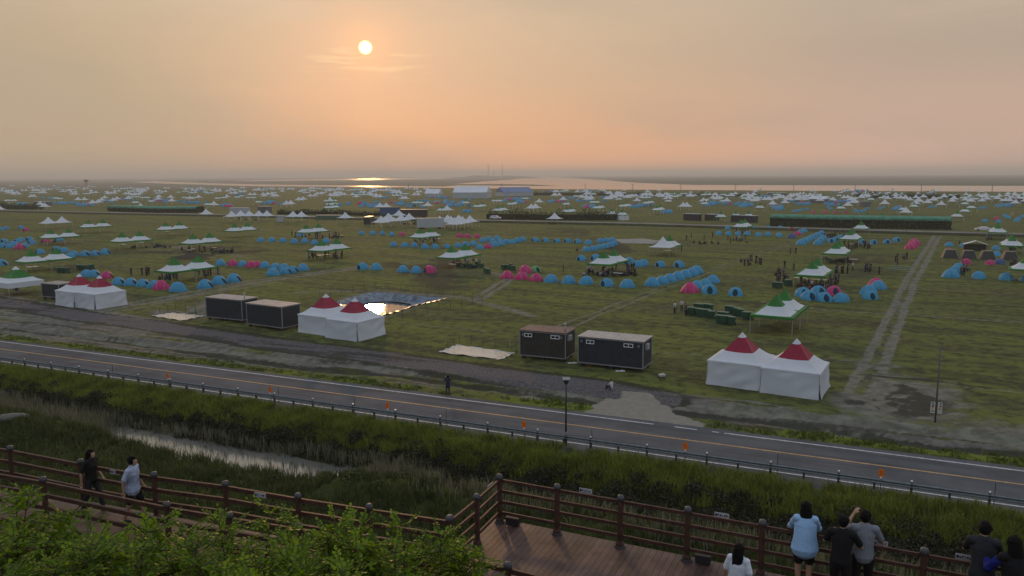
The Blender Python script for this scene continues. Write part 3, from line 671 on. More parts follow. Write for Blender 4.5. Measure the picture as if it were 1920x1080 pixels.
NEARROOF = {k: roof_mesh(k) for k in 'grwa'}
FARROOF = {k: roof_mesh(k, name='marquee', detail=False, posts=True) for k in 'gw'}
mp_ = MB(); mp_.box((0, 0, 1.12), (0.055, 0.055, 2.25)); POST = mp_.mesh('pole', MT['metalwhite'])
ft = MB(); ft.tube([(0, 0, 4.6), (0, 0, 4.78)], 0.03, 6); FINIAL = ft.mesh('finial', MT['metalwhite'])

def marquee(px, py, kind, label, group, walls=False, zp=4.65, size=5.0, rot=CAMP, detail=True):
    q = P(px, py, zp)
    z0 = float(terrain(q.x, q.y))
    if not detail:
        o = link('marquee', FARROOF['g' if kind == 'g' else 'w']); o.location = (q.x, q.y, z0); o.rotation_euler = (0, 0, rot)
        return tag(o, label, 'canopy', group)
    e = empty('marquee', (q.x, q.y, z0), rot, label, 'canopy', group)
    s = size/5.0
    r = link('roof', NEARROOF[kind], e); r.scale = (s, s, 1)
    for sx in (-1, 1):
        for sy in (-1, 1):
            p = link('pole', POST, e); p.location = (sx*(size/2-.06), sy*(size/2-.06), 0)
    if walls:
        for k, an in enumerate((0, 90, 180, 270)):
            wl = link('wall_panel', wall_mesh(size, 2.2, k+int(px)), e); wl.rotation_euler = (0, 0, R(an))
            dv_ = Matrix.Rotation(R(an), 3, 'Z')@Vector((0, -size/2+0.02, 0)); wl.location = dv_
    return e

ORD = 'first second third fourth fifth sixth seventh eighth ninth tenth eleventh twelfth thirteenth fourteenth fifteenth sixteenth seventeenth eighteenth nineteenth twentieth'.split()
GRP = 'open green and white canopies across the field'
PAIRS = [  # (left/front peak, right/rear peak, kind, words, how to tell the two apart)
 ((57, 467), (98, 464), 'g', 'behind the green and white walled marquee at far left', 0),
 ((94, 429), (125, 427), 'g', 'behind the far left blue tents, over a pink tent', 0),
 ((90, 406), (111, 404), 'w', 'alone near the distant road at far left', 0),
 ((165, 412), (191, 410), 'g', 'in open grass at left below the distant road', 0),
 ((228, 435), (255, 432), 'g', 'above the left row of blue tents, nobody underneath', 0),
 ((310, 416), (333, 414), 'g', 'in open grass left of the long white canopy row', 0),
 ((361, 438), (389, 437), 'g', 'over pale tables and a long crowd at left', 0),
 ((326, 482), (367, 477), 'g', 'with a dark crowd behind the left blue tent row', 0),
 ((439, 418), (460, 416), 'g', 'right below the long white canopy row', 0),
 ((574, 420), (594, 419), 'g', 'behind the row of seven left middle blue tents', 0),
 ((602, 449), (628, 446), 'g', 'over a crowded table left of the centre', 0),
 ((787, 428), (805, 427), 'g', 'just below the grey trailer', 0),
 ((847, 460), (868, 456), 'g', 'in front of the long blue tent row at centre', 0),
 ((1132, 470), (1149, 466), 'g', 'over the bright sitting crowd among spaced blue tents', 0),
 ((1389, 411), (1395, 409), 'g', 'above the tent row at right near the distant road', 0),
 ((1524, 487), (1530, 484), 'g', 'behind six blue and pink tents at right', 1),
 ((1568, 453), (1573, 451), 'g', 'over dark gear boxes at right', 1),
 ((1594, 430), (1600, 428), 'g', 'beside the stacked blue tent rows at right', 1),
 ((1456, 551), (1467, 540), 'g', 'nearest open one, right behind the red topped marquees', 1),
 ((1872, 419), (1878, 418), 'g', 'by the white saloon car at far right', 1),
 ((1899, 440), (1905, 440), 'g', 'over dark gear at the far right edge', 1),
]
for (a_, b_, k_, wds, fr_) in PAIRS:
    cn = '' if k_ == 'g' else 'plain white '
    sd = ('front', 'rear') if fr_ else ('left', 'right')
    zp = 4.65
    for (px, py), s_ in ((b_, sd[1]), (a_, sd[0])):
        q = P(px, py, zp)
        if s_ in ('rear', 'right'):
            # the second canopy stands right against its neighbour, one canopy width along the camp axis
            q0 = P(a_[0], a_[1], zp); d_ = (q-q0); ax = CU if fr_ or abs(d_.dot(Vector((*CU, 0)))) > abs(d_.dot(Vector((*CE, 0)))) else CE
            sg = 1 if d_.dot(Vector((*ax, 0))) > 0 else -1
            q = q0+Vector((ax.x, ax.y, 0))*5.1*sg
        m_ = marquee(a_[0], a_[1], k_, f'{s_} {cn}canopy of the pair {wds}', GRP)
        m_.location.x, m_.location.y = q.x, q.y
marquee(1615, 413, 'g', 'single green and white canopy against the long green netted hedge at right', GRP)
marquee(1925, 478, 'g', 'green and white canopy cut by the right edge beside the tan tents', GRP)
marquee(29, 499, 'a', 'big marquee with green and white roof and deep white valance at far left', GRP, size=5.6)
m1 = marquee(1243, 443, 'w', 'plain white canopy right of the flat pond, front one of two', 'white canopies')
m2 = marquee(1254, 441, 'g', 'canopy with a green patch half hidden behind the plain white canopy', 'white canopies'); m2.location.xy = m1.location.xy+CU*5.1
RW = 'red topped marquees with closed white walls'
RMQ = []
for (px, py, lb, sz) in ((148, 514, 'closed white marquee with red roof band at far left, left of two', 5.0), (186, 517, 'closed white marquee with red roof band at far left, right of two', 5.0),
                     (611, 552, 'closed white marquee with red roof band beside the lined pond, left one', 5.0), (665, 560, 'closed white marquee with red roof band beside the lined pond, right one', 5.0),
                     (1392, 625, 'closed white marquee with red roof band, left one of the right hand two', 5.0), (1494, 636, 'closed white marquee with red roof band nearest the rutted dirt track', 5.0)):
    RMQ.append(marquee(px, py, 'r', lb, RW, walls=True, zp=4.55, size=4.95))
WH = [(-2, 384, 'white peaked canopy cut by the left edge beside the distant road'), (386, 391, 'single white peaked canopy left of the long white canopy row'), (647, 397, 'single white peaked canopy right of the row of low blue green crates'), (1040, 398, 'single white peaked canopy in front of the dark hedge beside the distant road')]
for px, py, lb in WH: marquee(px, py, 'w', lb, 'white canopies')
for rowi, (pts, wd) in enumerate(((((434, 395), (451, 394), (467, 394), (485, 394), (500, 394)), 'the long row of five'), (((549, 395), (565, 395)), 'the pair beside the white booth'),
                               (((728, 399), (732, 402), (748, 393), (752, 401), (767, 399), (714, 404)), 'the white cluster before the parked trailers'),
                               (((824, 404), (839, 402), (845, 404), (852, 407), (860, 402), (867, 405), (881, 403)), 'the white cluster right of the grey trailer'))):
    pts = sorted(pts)
    for i, (px, py) in enumerate(pts): marquee(px, py, 'w', f'white peaked canopy, {ORD[i]} from left in {wd}', 'white canopies', detail=False)
for i, (px, py) in enumerate(((1167, 392), (1352, 395), (1380, 394), (1404, 394))):
    marquee(px, py, 'g', ['small green topped marquee with white walls at the right end of the dark hedge', 'green topped canopy by the dark containers beyond the road, leftmost of three', 'green topped canopy by the dark containers beyond the road, middle of three', 'green topped canopy by the dark containers beyond the road, rightmost of three'][i], 'green topped canopies beyond the road', walls=(i == 0), size=4.4)

FARM = [(1627, 398, 'g'), (1655, 398, 'g'), (1699, 388, 'w'), (1694, 384, 'g'), (1714, 379, 'g'), (1717, 374, 'w'), (1795, 395, 'g'), (1810, 387, 'g'), (1822, 381, 'g'), (1810, 375, 'g'), (1810, 365, 'g'), (1449, 375, 'w'), (1472, 373, 'w'), (1577, 382, 'g'),
 (1590, 377, 'w'), (1603, 371, 'w'), (1482, 368, 'w'), (1496, 368, 'w'), (1510, 368, 'w'), (1147, 391, 'g'), (1232, 385, 'g'), (1238, 384, 'g'), (1212, 374, 'g'), (1253, 371, 'g'), (1281, 379, 'w'), (1288, 379, 'w'), (1321, 375, 'g'), (1343, 367, 'w'), (1356, 371, 'g'), (1425, 381, 'g'),
 (1405, 368, 'w'), (1420, 368, 'w'), (1434, 368, 'w'), (1063, 388, 'g'), (1071, 387, 'g'), (1062, 376, 'g'), (1056, 368, 'w'), (996, 382, 'w'), (1004, 381, 'w'), (1011, 372, 'w'), (985, 367, 'g'), (963, 375, 'g'), (1112, 373, 'g'), (1118, 373, 'g'), (1120, 382, 'g'), (1126, 381, 'g'), (1108, 365, 'w'),
 (1160, 368, 'g'), (1168, 379, 'g'), (1176, 378, 'g'), (724, 380, 'w'), (933, 386, 'g'), (943, 385, 'g'), (895, 380, 'g'), (904, 379, 'g'), (928, 371, 'g'), (936, 371, 'g'), (873, 374, 'g'), (828, 386, 'g'), (838, 385, 'w'), (779, 374, 'g'), (787, 374, 'g'), (802, 378, 'w'), (958, 376, 'g'),
 (712, 380, 'w'), (616, 382, 'g'), (628, 381, 'g'), (618, 377, 'g'), (626, 376, 'g'), (613, 371, 'g'), (626, 371, 'g'), (668, 364, 'w'), (682, 360, 'w'), (560, 369, 'w'), (568, 368, 'w'), (545, 375, 'w'), (537, 376, 'w'), (485, 373, 'g'), (495, 363, 'w'), (515, 363, 'w'), (263, 381, 'w'), (322, 371, 'w'),
 (346, 366, 'g'), (320, 365, 'w'), (296, 368, 'w'), (390, 377, 'g'), (401, 377, 'w'), (268, 366, 'g'), (276, 366, 'g'), (389, 358, 'w'), (408, 367, 'g'), (420, 366, 'g'), (425, 364, 'w'), (466, 366, 'g'), (475, 366, 'g'), (14, 371, 'g'), (25, 371, 'g'), (75, 377, 'w'), (83, 380, 'w'), (104, 367, 'g'), (112, 368, 'g'),
 (146, 369, 'w'), (158, 369, 'w'), (190, 370, 'w'), (196, 366, 'w'), (212, 370, 'w'), (219, 368, 'w'), (173, 374, 'w'), (184, 373, 'w'), (284, 372, 'g'), (356, 367, 'w'), (363, 366, 'g'), (372, 365, 'w'), (240, 367, 'w'), (254, 374, 'g'), (1750, 354, 'g'), (1760, 353, 'w'), (1746, 356, 'g'), (1740, 358, 'g'), (1818, 353, 'w'),
 (1840, 355, 'w'), (1836, 361, 'w'), (1523, 354, 'w'), (1576, 357, 'g'), (1581, 355, 'g'), (1587, 354, 'g'), (1591, 353, 'w'), (1666, 357, 'g'), (1674, 354, 'g'), (1662, 358, 'g'), (1905, 373, 'w'), (1058, 353, 'w'), (1063, 354, 'w'), (1126, 353, 'w'), (1132, 354, 'w'), (1170, 353, 'w'), (1214, 355, 'w'), (1236, 353, 'w'), (1416, 355, 'w'), (1426, 353, 'g')]
rr = random.Random(11)
for i in range(115):   # the camp thins into the distance: pairs and threes set on the same camp axis
    px = rr.uniform(-10, 1930); lim = 350 + (8 if px > 1200 else 5 if px > 800 else 0)
    py = lim+abs(rr.gauss(0, 1))*6+1
    if 780 < px < 1030 and py > 352: continue
    k = rr.choice('gww'); FARM.append((px, py, k))
    if rr.random() < 0.8: FARM.append((px+rr.uniform(5, 9), py-rr.uniform(0, .4), k))
ZONE = [(0, 240, 'at far left'), (240, 480, 'left of the white row'), (480, 780, 'behind the left centre canopies'), (780, 1030, 'around the big white hall'), (1030, 1240, 'behind the dark hedge'), (1240, 1450, 'beyond the dark containers'), (1450, 1700, 'behind the long green netted hedge'), (1700, 2000, 'near the estuary at far right')]
def zone(px):
    for a_, b_, s_ in ZONE:
        if px < b_: return s_
    return ZONE[-1][2]
FARM.sort(key=lambda q: -q[1]); NF = 298-len([o for o in bpy.data.objects if o.name.split('.')[0] == 'marquee'])
mb = MB()
for px, py, k in FARM[NF:]:
    q = P(px, py, 4.5); r_ = FARROOF[k]; b0 = Matrix.Translation((q.x, q.y, 0))@Matrix.Rotation(CAMP, 4, 'Z'); n0 = len(mb.v); mb.v += [tuple(b0@v.co) for v in r_.vertices]
    for f in r_.polygons: mb.f.append(tuple(n0+i for i in f.vertices)); mb.mi.append(f.material_index); mb.sm.append(False)
rx_ = random.Random(31)
for i in range(330):
    px = rx_.uniform(-20, 1940); lo = 349.5+(8.5 if px > 1100 else 5 if px > 800 else 0 if px > 240 else -3); py = lo+abs(rx_.gauss(0, 1))*7
    if 785 < px < 1030 and py > 352 and py < 372: continue
    k = rx_.choice('gww'); r_ = FARROOF[k]
    for dx in ((0,) if rx_.random() < .3 else (0, 5.1)):
        q = P(px, py, 4.5); b0 = Matrix.Translation((q.x+dx*CU.x, q.y+dx*CU.y, 0))@Matrix.Rotation(CAMP, 4, 'Z'); n0 = len(mb.v); mb.v += [tuple(b0@v.co) for v in r_.vertices]
        for f in r_.polygons: mb.f.append(tuple(n0+i_ for i_ in f.vertices)); mb.mi.append(f.material_index); mb.sm.append(False)
if len(FARM) > NF: tag(mb.build('distant_canopies', [MT[q_] for q_ in ('white', 'green', 'red', 'palegreen')]), 'farthest specks of white and green canopies below the estuary', 'canopies', kind='stuff')
for px, py, k in FARM[:NF]:
    z_ = zone(px); cn = 'green and white' if k == 'g' else 'white'
    marquee(px, py, k, f'tiny {cn} canopy in the far camp {z_}', f'distant {cn} canopies {z_}', detail=False, zp=4.5)

# ------------------------------------------------------------------ dome tents
def tent_surf(u, v, L=3.0, Wd=2.65, h=1.45):
    """u along the ridge -1..1, v around the arch 0..1; tapering tail, steep doorway end"""
    if u > 0: sh = (1-abs(u)**2.1)**0.80
    else: sh = (1-abs(u)**1.9)**0.95
    hh = h*max(sh, 0.03); ww = Wd/2*(1-abs(u)**3.0)**0.55 if abs(u) < 1 else 0
    ww = max(ww, 0.12)
    a = math.pi*v; ca, sa = math.cos(a), math.sin(a)
    y = -ww*math.copysign(abs(ca)**0.86, ca); z = hh*abs(sa)**1.08
    return (u*L/2, y, z)
def tent_mesh(name, us, v0, v1, m, scale=1.0, nv=8, flat=True, wedge=None):
    vs = []; fs = []; mb = MB()
    for u in us:
        for j in range(nv+1):
            if wedge is not None: hw = 0.015+0.20*min(1, (u-us[0])/(0.92-us[0])); vv_ = wedge+hw*(2*j/nv-1)
            else: vv_ = v0+(v1-v0)*j/nv
            x, y, z = tent_surf(u, vv_)
            vs.append((x*scale, y*scale, z*scale))
    for i in range(len(us)-1):
        for j in range(nv): k = i*(nv+1)+j; fs.append((k, k+nv+1, k+nv+2, k+1))
    mb.smooth = not flat; mb.add(vs, fs); return mb.mesh(name, m)
US = [-1, -0.93, -0.82, -0.66, -0.45, -0.2, 0.05, 0.3, 0.5, 0.66, 0.8, 0.9, 0.97, 1]
TM = {c: tent_mesh('flysheet', US, 0, 1, MT[n_]) for c, n_ in (('b', 'dblue'), ('p', 'dpink'), ('n', 'dnavy'), ('t', 'dbrown'), ('r', 'ddred'), ('l', 'dlime'))}
DOOR = {s_: tent_mesh('door', [0.52, 0.66, 0.8, 0.9, 0.97, 0.99], 0, 1, MT['ddark'], 1.014, 8, True, w_) for s_, w_ in (('l', 0.34), ('c', 0.5))}
sb = MB()
for u in (-0.42, 0.40):
    sb.tube([tuple(c*1.006 for c in tent_surf(u, j/12)) for j in range(13)], 0.028, 5, False)
SEAM = sb.mesh('pole_sleeve', MT['seam'])
TENTS = []
CN = dict(b='blue', p='pink', n='navy', t='tan', r='dark red', l='light green')
def tents(words, lst, heading, spread=6, size=1.0, door='l'):
    """heading: direction (degrees, 0 = away from camera, 90 = right) the doorway end points to"""
    for it in lst: TENTS.append(dict(px=it[0], py=it[1], c=it[2] if len(it) > 2 else 'b', w=words, h=(it[3] if len(it) > 3 else heading), sp=spread, s=size*(it[4] if len(it) > 4 else 1), d=(it[5] if len(it) > 5 else door)))
tents('in the crowded group at the left edge', [(2, 433), (12, 431), (40, 430), (48, 435, 'p'), (8, 456), (22, 461), (40, 454), (55, 452), (5, 465), (17, 466), (28, 462), (48, 464), (33, 456), (60, 459), (37, 468, 'p', 90, 1.2)], 200, 40)
tents('around the leftmost open canopy pair', [(3, 499, 'b', 90, 1.1), (76, 477), (106, 472), (121, 474), (139, 481), (131, 485), (160, 481, 'b', 90), (178, 480, 'b', 90), (197, 478, 'b', 80, 1.1), (87, 455, 'p'), (112, 453)], 200, 15, 1.05)
tents('in the left row beside the closed red topped marquees', [(162, 520), (176, 520), (200, 523, 'p', 80), (222, 535, 'b', 85), (245, 536, 'b', 85), (268, 538, 'b', 85), (289, 541, 'b', 85), (303, 543, 'p', 250, 1.1), (334, 547, 'b', 270, 1.15, 0), (384, 541, 'b', 85, 1.1), (410, 534, 'b', 85, 1.1), (438, 529, 'b', 80, 1.15)], 85, 6, 1.08)
tents('in the mixed row right of the left crowded canopy pair', [(414, 498), (437, 499, 'p'), (455, 500), (471, 502, 'p'), (482, 502, 'p'), (497, 503), (517, 506), (533, 507), (512, 517, 'b', 270, 1.1, 0), (535, 514, 'b', 90), (548, 512, 'b', 90), (569, 508, 'b', 250, 1.1)], 250, 8, 1.05)
tents('in the row below the canopy pair left of centre', [(489, 454), (510, 454), (531, 455), (552, 457), (572, 456), (590, 459), (612, 456), (564, 444)], 230, 20, 1.05, 0)
tents('in the short row below the black cargo container', [(678, 441), (699, 441, 'b', 220, 1), (717, 441), (735, 443), (754, 443, 'p')], 260, 15, 0.98, 0)
tents('in the lone pair on bare grass above the lined pond', [(680, 506, 'b', 200), (706, 507, 'b', 270, 1, 0)], 230, 6, 1.15)
tents('in the short row of three above the lined pond', [(756, 511), (781, 512), (806, 512, 'p', 220, 1, 'l')], 270, 8, 1.12, 0)
tents('in the long blue row behind the centre canopy pair', [(738, 463), (759, 464), (777, 464), (797, 467), (816, 467), (838, 466, 'b', 180, 0.9), (859, 464), (873, 462), (888, 461), (900, 468), (915, 466, 'p'), (862, 446, 'p'), (877, 447, 'p'), (895, 447, 'p'), (905, 455), (917, 452), (932, 450), (925, 458), (938, 456), (928, 463), (940, 461), (950, 457), (960, 458), (970, 455)], 260, 12, 1.02, 0)
tents('in the spaced row leading right to the flat pond', [(980, 453), (1004, 454), (1023, 455), (1044, 456), (1064, 456), (1083, 457), (1103, 459, 'b', 200, 1.05, 0)], 215, 6, 1.0, 'l')
tents('in the tight block left of the flat pond', [(1125, 456), (1137, 455), (1148, 454), (1099, 472), (1112, 471), (1124, 468), (1134, 466), (1143, 464), (1151, 461)], 65, 10, 1.0, 0)
tents('in the row behind the crowded canopy pair at centre right', [(1090, 490), (1117, 489), (1179, 495), (1196, 501), (1206, 499), (1238, 501), (1273, 502, 'b', 190)], 215, 8, 1.08, 'l')
tents('in the front row at centre right', [(951, 523, 'p', 90, 1), (978, 525, 'p'), (984, 513, 'p', 90, 1.15), (1005, 528, 'p', 90, 1), (1033, 530), (1066, 532), (1099, 534), (1138, 537, 'b', 215, 1, 'l'), (1176, 540)], 60, 14, 1.12, 0)
TENTS.append(dict(px=1004, py=511, c='l', w='standing open behind the pink tents at centre', h=150, sp=0, s=0.95, d='c'))
tents('in the slanting row of seven beside the diagonal track', [(1222, 537), (1240, 533), (1255, 529), (1270, 525), (1284, 521), (1297, 517), (1306, 513)], 100, 2, 1.2, 0)
tents('in the group of five right of the diagonal track', [(1293, 549, 'p', 100, 1.15), (1306, 542), (1322, 538), (1336, 531), (1330, 551, 'b', 190, 1.05, 'c')], 120, 10, 1.12, 0)
tents('standing alone right of the diagonal track', [(1379, 555)], 200, 0, 1.08, 'c')
tents('in the row near the distant road at right', [(1348, 441), (1366, 442), (1384, 442), (1401, 442), (1422, 444), (1440, 443), (1461, 445), (1364, 431), (1413, 431), (1441, 431), (1463, 431), (1484, 448, 'n', 180, 1.2), (1484, 434, 'r'), (1495, 442, 'p', 60, 1.1), (1500, 439), (1507, 436)], 190, 20, 0.98, 0)
tents('in the stacked diagonal rows at right', [(1502, 460, 'b', 270, 1.15), (1509, 456), (1515, 453), (1521, 450), (1527, 447), (1533, 444), (1540, 441), (1534, 460, 'b', 270, 1.1), (1538, 454), (1543, 450)], 90, 8, 1.05, 0)
tents('in the open door row beside the right canopy pairs', [(1558, 456), (1567, 453), (1577, 449), (1616, 458), (1637, 459), (1663, 458), (1681, 454)], 185, 12, 1.0, 'c')
tents('in the pink block by the rutted track', [(1706, 468, 'p'), (1711, 465, 'p'), (1716, 461, 'p'), (1713, 458, 'p')], 90, 6, 1.15, 0)
tents('in the group of six before the right canopy pair', [(1505, 556), (1516, 563, 'b', 185), (1534, 553), (1545, 565, 'b', 185), (1563, 553, 'p'), (1577, 566, 'b', 60)], 185, 15, 1.1, 'c')
tents('in the stacked group of four left of the rutted track', [(1642, 539, 'p', 90, 1.25), (1646, 543, 'b', 90, 1.2), (1628, 553, 'b', 90, 1.2), (1631, 561, 'b', 185, 1.05, 'c')], 90, 8, 1.0, 0)
tents('in the far right group near the tan tents', [(1779, 463), (1806, 465), (1867, 470), (1868, 481), (1778, 474, 'p', 90, .9), (1811, 496, 'p', 30), (1856, 497, 'p', 60, .9), (1874, 496, 'n'), (1782, 521, 'b', 100, 1.35), (1792, 513, 'b', 90, 1.25), (1797, 507, 'b', 90, 1.1), (1835, 523, 'b', 30, 1.1), (1886, 526, 'b', 180, 1.1), (1925, 528, 'b', 90, 1.1)], 180, 10, 0.95, 0)
tents('in the far right group beyond the distant road', [(1867, 413, 'p'), (1872, 419), (1884, 408), (1890, 411), (1898, 405, 't'), (1905, 417), (1909, 414), (1918, 409), (1846, 418)], 190, 40, 1.0, 0)
tents('in the blue cluster behind the long netted hedge', [(1488, 399), (1496, 398), (1504, 396), (1513, 395), (1525, 401, 'p'), (1547, 401, 'p'), (1567, 401, 'p'), (1586, 401, 'p'), (1552, 391), (1558, 394), (1603, 397), (1607, 400), (1614, 400), (1621, 397), (1627, 394), (1648, 394), (1656, 392), (1675, 395), (1682, 391), (1744, 391), (1753, 390), (1838, 393), (1845, 392)], 90, 40, 1.0, 0)
rr = random.Random(5)
FARCL = []
for (cx, cy, n_, sx, sy) in ((510, 381, 12, 22, 2.5), (680, 383, 10, 22, 2.5), (690, 388, 8, 22, 1), (760, 384, 16, 35, 5), (850, 380, 16, 22, 4), (980, 380, 8, 14, 2), (1035, 379, 8, 12, 2), (1105, 388, 8, 12, 1.5), (1195, 386, 12, 20, 3), (1340, 384, 14, 22, 3), (1365, 383, 8, 16, 2), (1400, 385, 12, 12, 4), (1455, 391, 8, 12, 3),
                             (1510, 383, 9, 12, 2), (300, 379, 14, 35, 2.5), (430, 386, 8, 14, 2), (200, 379, 6, 14, 2), (1560, 384, 8, 14, 3), (1690, 392, 8, 14, 3), (1580, 362, 6, 20, 2), (880, 398, 2, 8, 1), (1250, 398, 6, 14, 2), (1100, 378, 8, 30, 1.5), (940, 378, 6, 20, 1)):
    for i in range(n_): FARCL.append((cx+rr.gauss(0, 1)*sx*.6, cy+rr.uniform(-1, 1)*sy, 'p' if rr.random() < .12 else 'b'))
rx_ = random.Random(41)
for i in range(46):
    cx, cy = rx_.uniform(0, 1920), rx_.uniform(356, 387)
    for j in range(rx_.randint(5, 11)): FARCL.append((cx+rx_.gauss(0, 9), cy+rx_.uniform(-1.2, 1.2), 'p' if rx_.random() < .12 else 'b'))
# ordinal labels: sort each named group from left to right
byw = {}
for T in TENTS: byw.setdefault((T['w'], T['c']), []).append(T)
for (wd, c), L_ in byw.items():
    L_.sort(key=lambda q: q['px'])
    for i, T in enumerate(L_):
        if len(L_) == 1: T['label'] = f'{CN[c]} dome tent {wd}'
        elif i == len(L_)-1: T['label'] = f'rightmost {CN[c]} dome tent {wd}'
        elif i == 0: T['label'] = f'leftmost {CN[c]} dome tent {wd}'
        else: T['label'] = f'{ORD[min(i,19)]} {CN[c]} tent from left {wd}'
PROTO = {}
for T in TENTS:
    key = (T['c'], T['d'])
    q = P(T['px'], T['py']-1.5, 0); hd = T['h']+random.uniform(-T['sp'], T['sp']); rz = R(90-hd)
    if key not in PROTO:
        e = empty('dome_tent'); link('flysheet', TM[T['c']], e); link('pole_sleeve', SEAM, e)
        if T['d']: link('door', DOOR[T['d']], e)
        PROTO[key] = e
    else: e = copy_tree(PROTO[key])
    e.location = (q.x, q.y, float(terrain(q.x, q.y))-0.02); e.rotation_euler = (0, 0, rz); sc = T['s']*0.79*random.uniform(0.96, 1.04); e.scale = (sc, sc*1.04, sc*1.12)
    tag(e, T['label'], 'tent', f"{CN[T['c']]} dome tents {T['w']}")
nt_ = len(TENTS); left_ = 292-nt_
FARCL.sort(key=lambda q: -q[1])
for (px, py, c) in FARCL[:left_]:
    q = P(px, py, 0); o = link('dome_tent', TM[c]); o.location = (q.x, q.y, 0); o.rotation_euler = (0, 0, random.uniform(0, 6.28)); o.scale = (1.15, 1.15, 1.15)
    tag(o, f'tiny distant {CN[c]} dome tent in the far camp {zone(px)}', 'tent', f'tiny distant {CN[c]} dome tents {zone(px)}')
if len(FARCL) > left_:
    mb = MB(); mb.smooth = True
    for (px, py, c) in FARCL[left_:]:
        mb.cur = 0 if c == 'b' else 1; q = P(px, py, 0); mb.ell((q.x, q.y, 0), (1.7, 1.4, 1.6), 8, 5)
    o = mb.build('distant_tents', [MT['dblue'], MT['dpink']]); tag(o, 'far off blue and pink dome tents too many to count', 'tents', kind='stuff')

# tan cabin tents and the open frame tent, far right
def cabin(px, py, lb):
    q = P(px, py, 0); e = empty('cabin_tent', (q.x, q.y, 0), CAMP+R(10), lb, 'tent', 'tan cabin tents at far right')
    mb = MB(); w0, w1, d0, d1, h = 1.6, 0.95, 1.5, 0.9, 1.9
    b_ = [(-w0, -d0, 0), (w0, -d0, 0), (w0, d0, 0), (-w0, d0, 0), (-w1, -d1, h), (w1, -d1, h), (w1, d1, h), (-w1, d1, h)]
    mb.add(b_, [(4, 5, 6, 7), (0, 4, 7, 3), (1, 2, 6, 5), (2, 3, 7, 6)]); mb.build('flysheet', MT['dbrown'], e)
    mb = MB(); mb.add([(-w0*.99, -d0*.99, 0), (w0*.99, -d0*.99, 0), (w1*.99, -d1, h*.98), (-w1*.99, -d1, h*.98)], [(0, 1, 2, 3)]); mb.build('screen_front', MT['contb'], e)
    mb = MB(); mb.tube([(-w0, -d0, 0), (-w1, -d1, h), (w1, -d1, h), (w0, -d0, 0)], 0.03, 5); mb.build('pole_sleeve', MT['seam'], e)
for i, (px, py) in enumerate(((1780, 483), (1815, 485), (1850, 486), (1892, 487))): cabin(px, py, ['tan cabin tent with dark front, nearest the blue stacked tents', 'tan cabin tent behind the larger pink dome tent', 'tan cabin tent left of the small blue dome tent', 'tan cabin tent beneath the canopy at the right edge'][i])
q = P(1828, 471, 0); e = empty('frame_tent', (q.x, q.y, 0), CAMP+R(5), 'open white roofed frame tent with dark interior at far right', 'tent')
mb = MB(); mb.add([(-2.6, -1.5, 1.7), (0, -1.5, 2.6), (2.6, -1.5, 1.7), (-2.6, 1.5, 1.7), (0, 1.5, 2.6), (2.6, 1.5, 1.7)], [(0, 1, 4, 3), (1, 2, 5, 4)]); mb.build('roof', MT['white'], e)
for sx in (-2.5, 0, 2.5):
    for sy in (-1.45, 1.45): mb = MB(); mb.box((sx, sy, 0.85 if sx else 1.25), (0.06, 0.06, 1.7 if sx else 2.5)); mb.build('pole', MT['darksteel'], e)
mb = MB(); mb.box((0, 1.42, 0.85), (4.9, 0.03, 1.68)); mb.box((-2.52, 0.3, 0.8), (0.03, 2.2, 1.6)); mb.build('wall_panel', MT['contb'], e)

